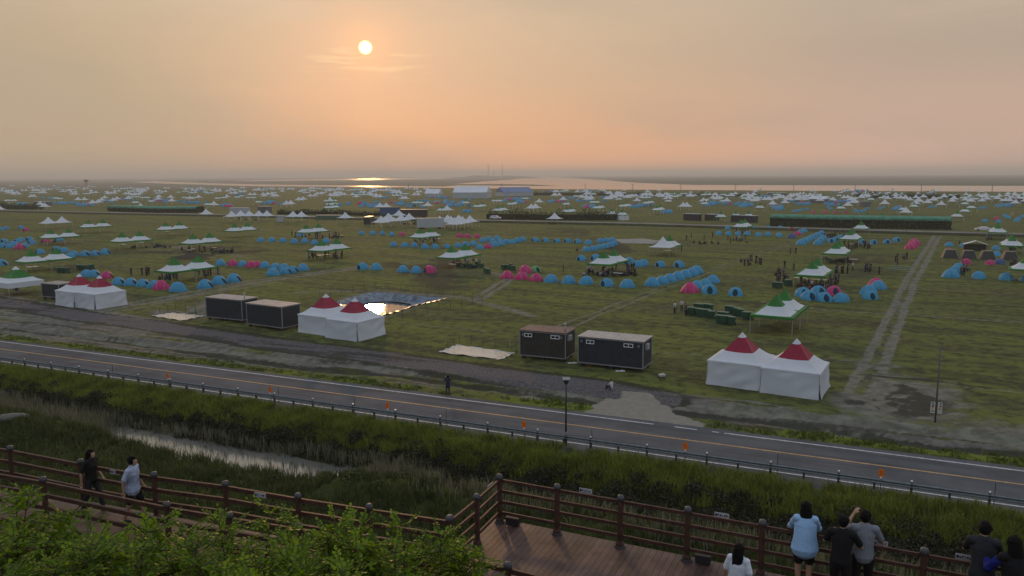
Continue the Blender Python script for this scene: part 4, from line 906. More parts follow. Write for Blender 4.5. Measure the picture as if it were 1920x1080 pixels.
# ------------------------------------------------------------------ containers by the gravel track
def container(fl, fr, label, depth=3.0, height=2.65, rust=False, wins=True, pipe=False, brown=False, lift=0.35, group='dark site containers by the gravel track'):
    a, b = P(*fl), P(*fr); L = (b-a).length; ang = math.atan2(b.y-a.y, b.x-a.x)
    e = empty('site_container', (a.x, a.y, 0), ang, label, 'container', group)
    bm_ = MT['contb'] if brown else MT['cont']
    mb = MB(); mb.box((L/2, depth/2, lift+height/2), (L-0.06, depth-0.06, height-0.06)); mb.build('body', bm_, e)
    mb = MB(); g = 0.09
    for x in (0, L):
        for y in (0, depth): mb.box((x, y, lift+height/2), (g, g, height))
    for z in (lift+0.04, lift+height-0.05):
        for y in (0, depth): mb.box((L/2, y, z), (L-g, g*.9, g))
        for x in (0, L): mb.box((x, depth/2, z), (g*.9, depth-g, g))
    mb.build('frame', MT['trim'], e)
    mb = MB(); N = 26
    for k in range(N):
        x0 = -0.1+(L+0.2)*k/N; mb.box((x0+(L+.2)/N/2, depth/2, lift+height+0.05+0.02*(k % 2)), ((L+.2)/N-0.004, depth+0.22, 0.06))
    mb.build('roof', MT['rust'] if rust else MT['croof'], e)
    if wins:
        for x, w_ in ((L*0.19, 0.85), (L*0.78, 0.95)):
            wf = MB(); z = lift+height-0.42; y = -0.05
            for sx, sz, dx, dz in ((0, 0.16, w_, 0.06), (0, -0.16, w_, 0.06), (-w_/2+.03, 0, 0.06, 0.27), (w_/2-.03, 0, 0.06, 0.27), (0, 0, 0.05, 0.27)): wf.box((x+sx, y, z+sz), (dx, 0.06, dz))
            f = wf.build('window', MT['reflw'], e); gl = MB(); gl.box((x, y+0.025, z), (w_-.1, 0.02, 0.27)); gl.build('pane', MT['glass'], f)
        for x in (0.35, L-0.45):
            v = MB()
            for k in range(5): v.box((x, -0.045, lift+height-0.30-k*0.055), (0.22, 0.04, 0.035))
            v.build('vent', MT['trim'], e)
        mb = MB(); mb.box((L+0.17, depth*0.30, lift+height-0.55), (0.28, 0.75, 0.55)); mb.build('air_unit', MT['metalwhite'], e)
    for x in (0.3, L/2, L-0.3):
        for y in (0.25, depth-0.25): mb = MB(); mb.box((x, y, lift/2), (0.3, 0.3, lift)); mb.build('footing', MT['darksteel'], e)
    mb = MB(); mb.box((L*0.35, depth+0.04, lift+1.0), (0.85, 0.05, 2.0)); mb.build('door', MT['trim'], e)
    if pipe:
        mb = MB(); mb.smooth = True; mb.tube([(L-0.35, 0.9, lift+height), (L-0.35, 0.9, lift+height+0.75)], 0.07, 8); mb.tube([(L-.35, .9, lift+height+.7), (L-.35, .9, lift+height+.92)], 0.12, 8); mb.build('chimney', MT['metalwhite'], e)
    return e
container((975, 672), (1060, 680), 'dark container with rusty roof and vent pipe, left of the right hand pair', rust=True, pipe=True, brown=True)
container((1084, 686), (1205, 699), 'dark blue grey container with pale roof, right of the right hand pair')
container((388, 599), (455, 606), 'dark container with pale roof, left of the pair near the lined pond', depth=2.8, wins=False, pipe=True)
container((464, 612), (530, 621), 'dark container with pale roof, right of the pair near the lined pond', depth=3.0, wins=False)
container((80, 560), (112, 563), 'small dark container with bright roof beside the far left red topped marquees', depth=2.6, height=2.1, wins=False, group='small containers')

def simple_box(name, cat, label, fl, fr, depth, h, wallm, roofm, group=None, gable=0.0, lift=0.0, wheels=False, rib=True):
    a, b = P(*fl), P(*fr); L = (b-a).length; ang = math.atan2(b.y-a.y, b.x-a.x)
    e = empty(name, (a.x, a.y, 0), ang, label, cat, group)
    mb = MB(); mb.box((L/2, depth/2, lift+h/2), (L, depth, h))
    if rib:
        for k in range(int(L/0.9)): mb.box((0.45+k*0.9, -0.03, lift+h/2), (0.12, 0.05, h*0.94))
    mb.build('body', wallm, e)
    mb = MB()
    if gable: 
        o_ = 0.25; z = lift+h; mb.add([(-o_, -o_, z-.05), (L+o_, -o_, z-.05), (L+o_, depth+o_, z-.05), (-o_, depth+o_, z-.05), (-o_, depth/2, z+gable), (L+o_, depth/2, z+gable)], [(0, 1, 5, 4), (2, 3, 4, 5), (1, 2, 5), (3, 0, 4), (3, 2, 1, 0)])
    else: mb.box((L/2, depth/2, lift+h+0.06), (L+.16, depth+.16, 0.12))
    mb.build('roof', roofm, e)
    if wheels:
        for x in (1.2, 2.2, L-1.6):
            for y in (0.15, depth-0.15): w_ = MB(); w_.tube([(x, y-.12, .48), (x, y+.12, .48)], 0.48, 14); w_.build('wheel', MT['tyre'], e)
    return e
# halls, trailers and sheds further out
e = simple_box('white_hall', 'hall', 'big white gabled hall in the far camp below the estuary', (849, 372), (912, 372), 22, 5.0, MT['hallw'], MT['hallr'], 'halls in the far camp', gable=5.0)
e = simple_box('white_hall', 'hall', 'smaller white gabled hall left of the big white hall', (796, 369), (822, 369), 16, 3.0, MT['hallw'], MT['hallr'], 'halls in the far camp', gable=4.0)
e = simple_box('blue_roofed_hall', 'hall', 'long hall with blue roof right of the big white hall', (944, 368), (1000, 367), 18, 3.6, MT['hallw'], MT['bluer'], 'halls in the far camp', gable=4.5)
simple_box('ribbed_shed', 'shed', 'long grey roofed shed beyond the long netted hedge', (1514, 380), (1545, 381), 9, 2.6, MT['halld'], MT['hallr'], None, gable=1.8)
simple_box('trailer', 'trailer', 'long plain grey box trailer behind a green and white canopy', (783, 430), (833, 429), 2.6, 3.2, MT['hallw'], MT['hallw'], None, lift=0.6, wheels=True)
simple_box('cargo_container', 'container', 'black cargo container with bright lit roof left of the white canopy cluster', (682, 421), (693, 421), 8, 2.9, MT['darksteel'], MT['croof'], None)
simple_box('truck_trailer', 'truck', 'dark blue box truck parked behind the white canopy cluster', (712, 405), (748, 405), 2.6, 3.4, MT['dnavy'], MT['halld'], None, lift=0.7, wheels=True)
simple_box('parked_bus', 'bus', 'dark bus with pale stripe parked right of the blue box truck', (751, 409), (800, 409), 2.8, 3.3, MT['contb'], MT['croof'], None, lift=0.5, wheels=True)
simple_box('cargo_container', 'container', 'grey container behind the long row of five white canopies', (430, 401), (464, 401), 3, 3.0, MT['hallw'], MT['hallr'], None)
simple_box('cargo_container', 'container', 'dark container above the right end of the five white canopies', (483, 399), (506, 399), 3, 3.2, MT['halld'], MT['croof'], None)
simple_box('white_booth', 'booth', 'small white booth between two groups of white canopies', (519, 416), (532, 416), 2.2, 2.5, MT['metalwhite'], MT['metalwhite'], None, rib=False)
simple_box('dark_cabin', 'cabin', 'dark cabin beyond the road, left of the green topped canopies', (1281, 413), (1309, 414), 3, 2.7, MT['cont'], MT['hallw'], 'dark cabins beyond the road')
simple_box('dark_cabin', 'cabin', 'dark cabin right beside the leftmost green topped canopy', (1321, 413), (1340, 414), 3, 2.5, MT['contb'], MT['hallw'], 'dark cabins beyond the road')
simple_box('dark_cabin', 'cabin', 'dark cabin beneath the two rightmost green topped canopies', (1370, 416), (1414, 418), 3, 2.7, MT['cont'], MT['hallw'], 'dark cabins beyond the road')
simple_box('white_booth', 'booth', 'tiny white toilet booth right of the left dark cabin', (1309, 413), (1313, 413), 1.2, 2.3, MT['metalwhite'], MT['metalwhite'], None, rib=False)
simple_box('white_shelter', 'shelter', 'white shelter beyond the road at far left', (63, 385), (90, 385), 4, 2.6, MT['halld'], MT['hallr'], None)
simple_box('long_shed', 'shed', 'long low shed near the estuary at right', (1440, 366), (1475, 366), 8, 2.2, MT['halld'], MT['hallr'], None)
simple_box('grey_shelter', 'shelter', 'dark shelter with grey roof in the far camp at right', (1617, 388), (1632, 388), 5, 3.2, MT['halld'], MT['hallw'], None)
simple_box('pale_shelter', 'shelter', 'pale flat shelter by the estuary at far right edge', (1880, 380), (1935, 382), 14, 3.0, MT['halld'], MT['hallr'], None)
for i, (px, n_) in enumerate(((592, 1), (600, 1), (608, 1), (616, 1), (624, 1), (631, 1))):
    simple_box('low_crate', 'crate', f'low blue green crate, {ORD[i]} from the left left of a single white canopy', (px, 411), (px+7, 411), 2.5, 1.7, MT['binlid'], MT['hallw'], 'low blue green crates', rib=False)

# netted vine tunnels: dark leafy walls under a green net
def tunnel(pts, h, label, net=True, w=4.5, wallz=None):
    pts = [P(*p) for p in pts]; e = empty('vine_tunnel', pts[0], 0, label, 'hedge', 'vine tunnels beyond the distant road')
    rr = np.random.default_rng(int(pts[0].x*10) & 0xffff); vs = []; fs = []
    for a, b in zip(pts[:-1], pts[1:]):
        L = (b-a).length; d = (b-a)/L; q = Vector((-d.y, d.x, 0)); n = int(L*26)
        hh = h-(0.7 if net else 0.0)
        for i in range(n):
            s_ = rr.random()*L; face = rr.random()
            if face < 0.8: c = a+d*s_+q*(rr.random()*0.5-0.2)+Vector((0, 0, rr.random()*hh*(1 if net else .75+.45*math.sin(s_*.35+3*math.sin(s_*.11)))))
            else: c = a+d*s_+q*(rr.random()*w)+Vector((0, 0, (hh if net else hh*.6)+rr.random()*0.3*(1 if net else 2.5)))
            u = Vector(rr.normal(size=3)).normalized(); v = u.cross(Vector(rr.normal(size=3))).normalized(); r = 0.22+0.3*rr.random(); k = len(vs)
            vs += [c+u*r-pts[0], c+v*r*.7-pts[0], c-u*r-pts[0], c-v*r*.7-pts[0]]; fs.append((k, k+1, k+2, k+3))
        mb_ = MB()
    mb = MB(); mb.add(vs, fs); mb.build('foliage', M_vine, e)
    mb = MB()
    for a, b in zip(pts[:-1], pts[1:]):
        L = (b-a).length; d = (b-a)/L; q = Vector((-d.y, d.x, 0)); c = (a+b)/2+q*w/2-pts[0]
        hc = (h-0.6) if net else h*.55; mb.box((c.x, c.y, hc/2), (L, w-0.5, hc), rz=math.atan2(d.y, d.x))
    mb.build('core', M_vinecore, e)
    if net:
        mb = MB(); 
        for a, b in zip(pts[:-1], pts[1:]):
            L = (b-a).length; d = (b-a)/L; q = Vector((-d.y, d.x, 0)); n = 8; vv = []
            for i in range(n+1):
                ang = math.pi*i/n; off = q*(w/2-math.cos(ang)*(w/2+.25)); z = h-0.75+0.75*math.sin(ang)
                vv += [a+off+Vector((0, 0, z))-pts[0], b+off+Vector((0, 0, z))-pts[0]]
            vv = [a-q*0.27+Vector((0, 0, h-1.35))-pts[0], b-q*0.27+Vector((0, 0, h-1.35))-pts[0]]+vv
            mb.add(vv, [(2*i, 2*i+1, 2*i+3, 2*i+2) for i in range(n+1)])
        mb.smooth = True; mb.build('shade_net', MT['net'], e)
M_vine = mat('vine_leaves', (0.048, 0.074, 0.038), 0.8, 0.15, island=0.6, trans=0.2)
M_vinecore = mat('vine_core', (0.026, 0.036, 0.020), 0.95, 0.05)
tunnel([(1443, 424), (1560, 427), (1680, 429), (1783, 431)], 4.3, 'long tunnel of dark vines under green net at right beyond the road', w=9)
tunnel([(202, 396), (290, 399), (368, 399)], 3.4, 'green netted vine tunnel beyond the road at left', w=9)
tunnel([(912, 411), (1040, 413), (1160, 413)], 4.2, 'long dark unnetted hedge beyond the road at centre', net=False, w=7)
tunnel([(-20, 391), (62, 393)], 4.0, 'short dark hedge beyond the road at the left edge', net=False, w=7)
tunnel([(520, 402), (600, 402), (700, 405)], 2.4, 'dark hedge behind the single white canopies left of centre', net=False, w=6)
tunnel([(1600, 371), (1700, 372), (1800, 372)], 5, 'low dark hedge far behind the netted tunnel near the estuary', net=False, w=12)
tunnel([(1000, 366), (1200, 367), (1420, 369)], 3.6, 'low dark hedge line in the far camp at centre right', net=False, w=12)

def car(px, py, rz, label, suv):
    q = P(px, py, 0.7); e = empty('parked_car', (q.x, q.y, 0.7), rz, label, 'car')
    L, Wd = (4.6, 1.85) if suv else (4.8, 1.82); h = 1.65 if suv else 1.42
    prof = [(-2.3, .35), (-2.3, .85), (-2.1, 1.02), (-1.5 if suv else -1.65, h-.04), (-.4, h), (.55, h-.06), (1.15, 1.0), (2.05, .88), (2.3, .68), (2.32, .35)] if suv else [(-2.4, .35), (-2.38, .8), (-2.2, .98), (-1.75, 1.02), (-.95, h-.02), (-.1, h), (.6, h-.1), (1.2, .96), (2.1, .84), (2.38, .62), (2.4, .35)]
    def sec(y, k): return [(x, y*(1-0.18*max(0, z-0.95)/0.6), z) for x, z in prof]
    n = len(prof); mb = MB(); vs = sec(-Wd/2, 0)+sec(Wd/2, 1); mb.add(vs, [tuple(range(n))[::-1], tuple(range(n, 2*n))]+[(i, (i+1) % n, n+(i+1) % n, n+i) for i in range(n)]); mb.build('body', MT['carw'], e)
    for sy in (-1, 1):
        g = MB(); y = sy*(Wd/2-.085); g.add([(-1.45, y+sy*.03, 1.02), (1.0, y+sy*.03, 1.02), (.5, y-sy*.03, h-.14), (-1.05, y-sy*.03, h-.12)], [(0, 1, 2, 3)]); g.build('window', MT['glass'], e)
        for x in (-1.45, 1.45):
            w_ = MB(); w_.tube([(x, sy*(Wd/2-.12), .33), (x, sy*(Wd/2+.03), .33)], 0.34, 16); ww = w_.build('wheel', MT['tyre'], e)
            r_ = MB(); r_.tube([(x, sy*(Wd/2+.02), .33), (x, sy*(Wd/2+.045), .33)], 0.19, 10); r_.build('rim', MT['steel'], ww)
        hl = MB(); hl.box((2.22, sy*.62, .72), (.12, .36, .14)); hl.build('headlight', MT['reflw'], e)
car(929, 411, R(-15), 'white off road car driving on the distant road at centre', True)
car(1843, 433, R(180-24), 'white saloon car on the distant road at far right', False)

# far poles along the shore, chimneys on the horizon
for i, (px, yb, yt) in enumerate(((766, 357, 344), (940, 356, 344), (1097, 358, 344), (1186, 359, 345), (1276, 357, 345), (1379, 358, 346), (1488, 357, 346), (1603, 359, 346), (1727, 360, 346), (1860, 361, 346.5))):
    q = P(px, yb, 0); hgt = PY(px, yt, q.y).z; e = empty('power_pole', (q.x, q.y, 0), 0, f'thin far power pole by the estuary, {ORD[i]} from the left', 'pole', 'far power poles')
    mb = MB(); mb.tube([(0, 0, 0), (0, 0, hgt)], [0.34, 0.26], 6); mb.build('shaft', MT['pole'], e); mb = MB(); mb.box((0, 0, hgt-0.8), (3.0, 0.3, 0.3)); mb.build('crossarm', MT['pole'], e)
q = P(162, 347, 0); e = empty('watch_tower', (q.x, q.y, 0), 0, 'faint lone tree like tower on the far plain at left', 'tower'); mb = MB(); mb.box((0, 0, 5), (2.5, 2.5, 10)); mb.build('shaft', MT['pole'], e); mb = MB(); mb.ell((0, 0, 11), (6, 6, 3.4)); mb.build('crown', M_vine, e)
for i, (px, yt) in enumerate(((916, 308), (926, 320), (942, 308))):
    c0 = PY(px, 327.5, 5200); ht = PY(px, yt, 5200).z
    e = empty('power_station_chimney', (c0.x, 5200, 0), 0, ['faint tall chimney on the horizon, left of three', 'faint short chimney on the horizon between two tall ones', 'faint tall chimney on the horizon, right of three'][i], 'chimney', 'chimneys on the horizon')
    mb = MB(); mb.tube([(0, 0, 0), (0, 0, ht)], [2.8, 2.2], 10); mb.build('shaft', MT['hallw'], e); mb = MB(); mb.tube([(0, 0, ht-6), (0, 0, ht)], 3.0, 10); mb.build('cap', MT['pole'], e)
# distant low hills and shore beyond the water
def hills(x0, x1, y, hgt, seed, name='hills'):
    a, b = PY(x0, 330, y), PY(x1, 330, y); n = 60; vs = []; fs = []
    for i in range(n+1):
        u = i/n; x = a.x+(b.x-a.x)*u; e_ = math.sin(math.pi*u)**0.5; hh = hgt*e_*(0.4+0.9*float(fbm(np.array([u*7.0]), np.array([seed*1.0]), 4, seed)[0]))
        vs += [(x, y-500, 0), (x, y, hh), (x, y+900, 0)]
    for i in range(n): fs += [(3*i, 3*i+3, 3*i+4, 3*i+1), (3*i+1, 3*i+4, 3*i+5, 3*i+2)]
    mb = MB(); mb.smooth = True; mb.add(vs, fs); o = mb.build(name, M_hill); o['kind'] = 'structure'
M_hill = mat('far_wooded_hill', (0.11, 0.115, 0.10), 0.9, 0.1)
hills(840, 1010, 5600, 19, 3); hills(1180, 2300, 13500, 55, 5); hills(-500, 500, 15000, 36, 8)

# ------------------------------------------------------------------ ponds, liners, mesh fences
def liner(outer, inner, z_in, label, m, group):
    c = sum((P(a, b) for a, b in outer), Vector())/len(outer); e = empty('pond_liner', (c.x, c.y, 0), 0, label, 'pond liner', group)
    n = len(outer); K = 8; vs = []; fs = []
    O = [P(a, b, 0.12)-c for a, b in outer]; I = [P(a, b, z_in)-c for a, b in inner]
    m_ = n*K; R_ = 6
    for r_ in range(R_+1):
        for i in range(m_):
            u = i/K; k = int(u); f = u-k
            o_ = O[k % n].lerp(O[(k+1) % n], f); i_ = I[k % n].lerp(I[(k+1) % n], f); p = o_.lerp(i_, r_/R_)
            p.z += 0.10*math.sin(i*2.3+r_)*math.sin(math.pi*r_/R_)+(0.1 if r_ == 0 and i % 3 == 0 else 0); vs.append(p)
    for r_ in range(R_):
        for i in range(m_): fs.append((r_*m_+i, (r_+1)*m_+i, (r_+1)*m_+(i+1) % m_, r_*m_+(i+1) % m_))
    mb = MB(); mb.add(vs, fs); mb.build('sheet', m, e); return e
liner([(622, 570), (655, 558), (692, 549), (730, 549), (758, 552), (800, 556), (838, 559), (812, 566), (782, 572), (740, 586), (700, 594), (650, 590)], [(672, 572), (688, 568), (705, 566), (722, 565), (745, 566), (760, 568), (772, 570), (766, 574), (752, 580), (728, 586), (700, 590), (676, 584)], -0.9,
      'dark blue grey sheet lining the big fenced pond, sunlit along its rim', MT['liner'], None)
def shallow(pts, label):
    c = sum((P(a, b) for a, b in pts), Vector())/4; e = empty('shallow_pool', (c.x, c.y, 0), 0, label, 'pool', 'shallow lined pools by the gravel track')
    v = [P(a, b, 0.10)-c for a, b in pts]; mb = MB(); N = 10
    for k in range(4):
        a, b = v[k], v[(k+1) % 4]
        for j in range(N):
            p0, p1 = a.lerp(b, j/N), a.lerp(b, (j+1)/N); i0, i1 = p0*0.80, p1*0.80
            w0, w1 = 0.07*math.sin(j*1.9+k), 0.07*math.sin((j+1)*1.9+k)
            mb.add([p0+Vector((0, 0, w0)), p1+Vector((0, 0, w1)), Vector((i1.x, i1.y, 0.02)), Vector((i0.x, i0.y, 0.02))], [(0, 1, 2, 3)])
    mb.build('sheet', MT['slab'], e)
    mb = MB(); mb.add([Vector((p.x*.88, p.y*.88, 0.06)) for p in v], [(0, 1, 2, 3)]); mb.build('water_surface', M_pale, e)
M_pale = water_mat('milky_pool_water', (0.44, 0.43, 0.40), 0.05, 0.9, 0.04, ior=2.0)
shallow([(822, 660), (940, 674), (966, 661), (856, 646)], 'shallow pale lined pool left of the right hand container pair')
shallow([(284, 592), (342, 601), (384, 592), (322, 586)], 'shallow pale lined pool left of the container pair near the lined pond')
M_mesh = mat('green_mesh_fence', (0.05, 0.12, 0.07), 0.7, 0.2)
def mesh_fence(pts, label, h=1.3, step=2.4):
    pts = [P(*p) for p in pts]; e = empty('mesh_fence', (pts[0].x, pts[0].y, 0), 0, label, 'fence', 'thin mesh fences around the ponds')
    mb = MB()
    for a, b in zip(pts[:-1], pts[1:]):
        a0, b0 = a-pts[0], b-pts[0]; L = (b-a).length; n = max(1, round(L/step))
        for k in range(n):
            p = a0.lerp(b0, k/n); pm = MB(); pm.box((p.x, p.y, h/2), (0.05, 0.05, h)); pm.build('post', MT['bin'], e)
        for z in np.linspace(0.1, h-0.05, 7): mb.bar(a0+Vector((0, 0, z)), b0+Vector((0, 0, z)), 0.008, 0.008)
        for k in range(int(L/0.35)): p = a0.lerp(b0, k/int(L/0.35)); mb.box((p.x, p.y, h/2), (0.008, 0.008, h-.1))
    mb.build('wire_mesh', M_mesh, e)
mesh_fence([(600, 560), (640, 552), (705, 543), (850, 553), (895, 560), (905, 568), (730, 603), (700, 600)], 'thin green mesh fence around the big lined pond')
mesh_fence([(840, 655), (862, 644), (975, 655), (960, 665), (930, 672)], 'thin green mesh fence around the pale pool at centre', 1.0, 1.6)
mesh_fence([(300, 590), (330, 583), (385, 590), (350, 598)], 'thin green mesh fence around the pale pool at left', 1.0, 1.8)

# ------------------------------------------------------------------ green wheeled bins
bb = MB(); bb.add([(-.26, -.28, .12), (.26, -.28, .12), (.26, .28, .12), (-.26, .28, .12), (-.33, -.36, 1.0), (.33, -.36, 1.0), (.33, .36, 1.0), (-.33, .36, 1.0)], [(0, 3, 2, 1), (0, 1, 5, 4), (1, 2, 6, 5), (2, 3, 7, 6), (3, 0, 4, 7)]); BINB = bb.mesh('body', MT['bin'])
bb = MB(); bb.box((0, 0, 1.04), (.72, .78, .07)); bb.box((0, -.05, 1.09), (.5, .5, .05)); BINL = bb.mesh('lid', MT['binlid'])
bb = MB(); bb.tube([(-.34, .28, .13), (-.27, .28, .13)], .13, 10); bb.tube([(.27, .28, .13), (.34, .28, .13)], .13, 10); BINW = bb.mesh('wheels', MT['tyre'])
binp = None
def bins(lst, words, group):
    global binp
    lst = sorted(lst)
    for i, (px, py) in enumerate(lst):
        if binp is None:
            binp = e = empty('wheeled_bin'); link('body', BINB, e); link('lid', BINL, e); link('wheel_pair', BINW, e)
        else: e = copy_tree(binp)
        q = P(px, py, 0); e.location = (q.x, q.y, float(terrain(q.x, q.y))); e.rotation_euler = (0, 0, CAMP+random.uniform(-.08, .08)); e.scale = (1.15, 1.15, 1.0)
        tag(e, f'green wheeled bin, {ORD[i]} from the left {words}', 'bin', group)
bins([(1306, 583), (1314, 584), (1323, 584), (1331, 585), (1289, 590), (1298, 591), (1317, 594), (1326, 595), (1334, 598), (1310, 593)], 'in the bin cluster beside three people', 'green bins in the left cluster')
bins([(1365, 588), (1373, 589), (1381, 592), (1388, 594), (1348, 606), (1356, 607), (1364, 607), (1372, 609), (1351, 599), (1360, 600), (1398, 600), (1406, 600)], 'in the bin cluster left of the near canopy', 'green bins in the right cluster')
bins([(944, 506), (951, 506), (958, 504), (962, 508)], 'behind the pink tents at centre', 'green bins behind the pink tents')
bins([(895, 500), (903, 503), (880, 503), (911, 512), (915, 514)], 'by the centre canopy pair', 'green bins by the centre canopy')
bins([(110, 512), (118, 512), (126, 512), (148, 506), (156, 506), (164, 507), (172, 505)], 'behind the far left red topped marquees', 'green bins at far left')
bins([(1452, 540), (1462, 541), (1475, 536), (1480, 536)], 'left of the canopy behind six tents', 'green bins at right')

# tables and benches under the canopies
tb = MB(); tb.box((0, 0, .73), (1.8, .75, .04)); TT = tb.mesh('table_top', MT['table']); tb = MB()
for sx in (-.8, .8):
    for sy in (-.3, .3): tb.box((sx, sy, .355), (.04, .04, .71))
TL = tb.mesh('leg_frame', MT['darksteel']); tproto = None
def table(px, py, label, rz=CAMP):
    global tproto
    if tproto is None: tproto = e = empty('folding_table'); link('table_top', TT, e); link('leg_frame', TL, e)
    else: e = copy_tree(tproto)
    q = P(px, py, 0); e.location = (q.x, q.y, float(terrain(q.x, q.y))); e.rotation_euler = (0, 0, rz); tag(e, label, 'table', 'folding tables under the canopies')
for i, (px, py, wd) in enumerate(((355, 474, 'at the left of the crowd under the left canopy pair'), (362, 472, 'in the middle of the crowd under the left canopy pair'), (401, 469, 'right of the crowd under the left canopy pair'), (600, 484, 'under the crowded canopy left of the centre'), (612, 483, 'behind the first one under the crowded canopy left of the centre'),
                        (848, 502, 'under the centre canopy pair'), (232, 463, 'under the empty left canopy pair, left one'), (266, 459, 'under the empty left canopy pair, right one'), (1252, 475, 'under the plain white canopy right of the flat pond'), (1158, 519, 'beside the sitting crowd at centre right'), (1500, 528, 'left under the canopy behind six tents'), (1520, 531, 'middle under the canopy behind six tents'), (1540, 532, 'right under the canopy behind six tents'),
                        (1473, 606, 'under the near open canopy behind the red topped marquees'), (56, 507, 'under the far left canopy, with a bright edge'), (68, 506, 'right of the bright one under the far left canopy'), (820, 452, 'under the canopy pair below the grey trailer'), (314, 438, 'under the lonely canopy pair left of the five white ones'), (1917, 506, 'at the right edge beside the pink tents'), (1600, 492, 'in front of the dark gear at right'))):
    table(px, py, f'pale folding table {wd}')
q = P(1241, 713, 0); e = empty('wooden_stool', (q.x, q.y, 0), R(20), 'small pale wooden box stool left of the right hand red topped marquees', 'stool')
mb = MB(); mb.box((0, 0, .5), (.55, .4, .2)); mb.build('seat', MT['slab'], e)
for sx in (-.2, .2):
    for sy in (-.14, .14): mb = MB(); mb.box((sx, sy, .2), (.05, .05, .4)); mb.build('leg', MT['darksteel'], e)
q = P(32, 551, 0); e = empty('white_board', (q.x, q.y, 0), R(-20), 'white printed board standing in front of the far left marquee', 'board')
mb = MB(); mb.box((0, 0, .75), (1.1, .06, 1.1)); f = mb.build('panel', MT['metalwhite'], e); mb = MB(); mb.box((0, -.04, .85), (.65, .02, .5)); mb.build('print', MT['pole'], f); mb = MB(); mb.box((0, .3, .25), (.8, .6, .06)); mb.build('foot', MT['darksteel'], e)
for i, (px, py) in enumerate(((18, 805), (1163, 697), (1073, 682))):
    q = P(px, py, 0 if i else -0.9); mb = MB(); rr_ = random.Random(i)
    if i == 0:
        mb.smooth = True; mb.ell((0, 0, 0.1), (1.5, .5, .35), 12, 7, Matrix.Rotation(R(25), 3, 'Z')); o = mb.build('pale_rock', MT['rock']); o.location = (q.x, q.y, float(terrain(q.x, q.y))+.15); tag(o, 'flat pale rock lying in the grass at far left', 'rock')
    else:
        mb.box((0, 0, .06), (.9, .12, .1)); mb.box((.2, .2, .04), (.12, .5, .07)); o = mb.build('white_offcut', MT['reflw']); o.location = (q.x, q.y, 0.02); tag(o, ['', 'small white offcut on the ground below the right container', 'small white offcut on the ground below the left rusty roofed container'][i], 'offcut')

# ------------------------------------------------------------------ people
def voxel(mb, name, mats, vox, smooth=2, parent=None):
    """join the overlapping tapered limbs into one continuous skin"""
    me = mb.mesh(name, mats[0] if isinstance(mats, (list, tuple)) else mats)
    o = bpy.data.objects.new(name, me); COL.objects.link(o)
    r = o.modifiers.new('r', 'REMESH'); r.mode = 'VOXEL'; r.voxel_size = vox; r.use_smooth_shade = True
    s_ = o.modifiers.new('s', 'SMOOTH'); s_.factor = 0.5; s_.iterations = smooth
    dg = bpy.context.evaluated_depsgraph_get(); me2 = bpy.data.meshes.new_from_object(o.evaluated_get(dg))
    bpy.data.objects.remove(o); me2.name = name
    if not me2.materials: me2.materials.append(mats[0] if isinstance(mats, (list, tuple)) else mats)
    o2 = link(name, me2, parent); return o2

def limb(mb, pts, rads, n=10):
    mb.tube(pts, rads, n)
    for p, r in zip(pts, rads):
        rr = r if isinstance(r, (tuple, list)) else (r, r); mb.ell(p, (rr[0]*.99, rr[1]*.99 if abs(rr[0]-rr[1]) < 1e-6 else rr[1]*.99, min(rr)*.99), 10, 6)

POSES = dict(   # joints for a 1.70 m figure facing +y; L/R hands, feet
 rail=dict(lh=(-.20, .46, 1.20), le=(-.30, .16, 1.12), rh=(.24, .44, 1.20), re=(.33, .14, 1.13), lean=.07, lf=(-.10, .02), rf=(.10, -.03)),
 arms_crossed_rail=dict(lh=(.06, .36, 1.14), le=(-.24, .26, 1.12), rh=(-.04, .38, 1.18), re=(.26, .24, 1.13), lean=.09, lf=(-.09, .02), rf=(.09, .0)),
 photo=dict(lh=(-.13, .30, 1.52), le=(-.30, .20, 1.25), rh=(.30, .36, 1.16), re=(.33, .10, 1.10), lean=.05, lf=(-.12, .02), rf=(.12, -.02)),
 walk=dict(lh=(-.24, .16, .86), le=(-.25, -.02, 1.08), rh=(.24, -.10, .86), re=(.25, -.10, 1.10), lean=.03, lf=(-.09, .22), rf=(.09, -.22)),
 stand=dict(lh=(-.26, .06, .82), le=(-.25, -.03, 1.10), rh=(.26, .06, .82), re=(.25, -.03, 1.10), lean=0, lf=(-.1, .03), rf=(.1, -.02)),
 phone_up=dict(lh=(-.16, .34, 1.50), le=(-.28, .16, 1.26), rh=(.10, .34, 1.48), re=(.27, .16, 1.26), lean=0, lf=(-.1, .05), rf=(.1, -.05)),
)
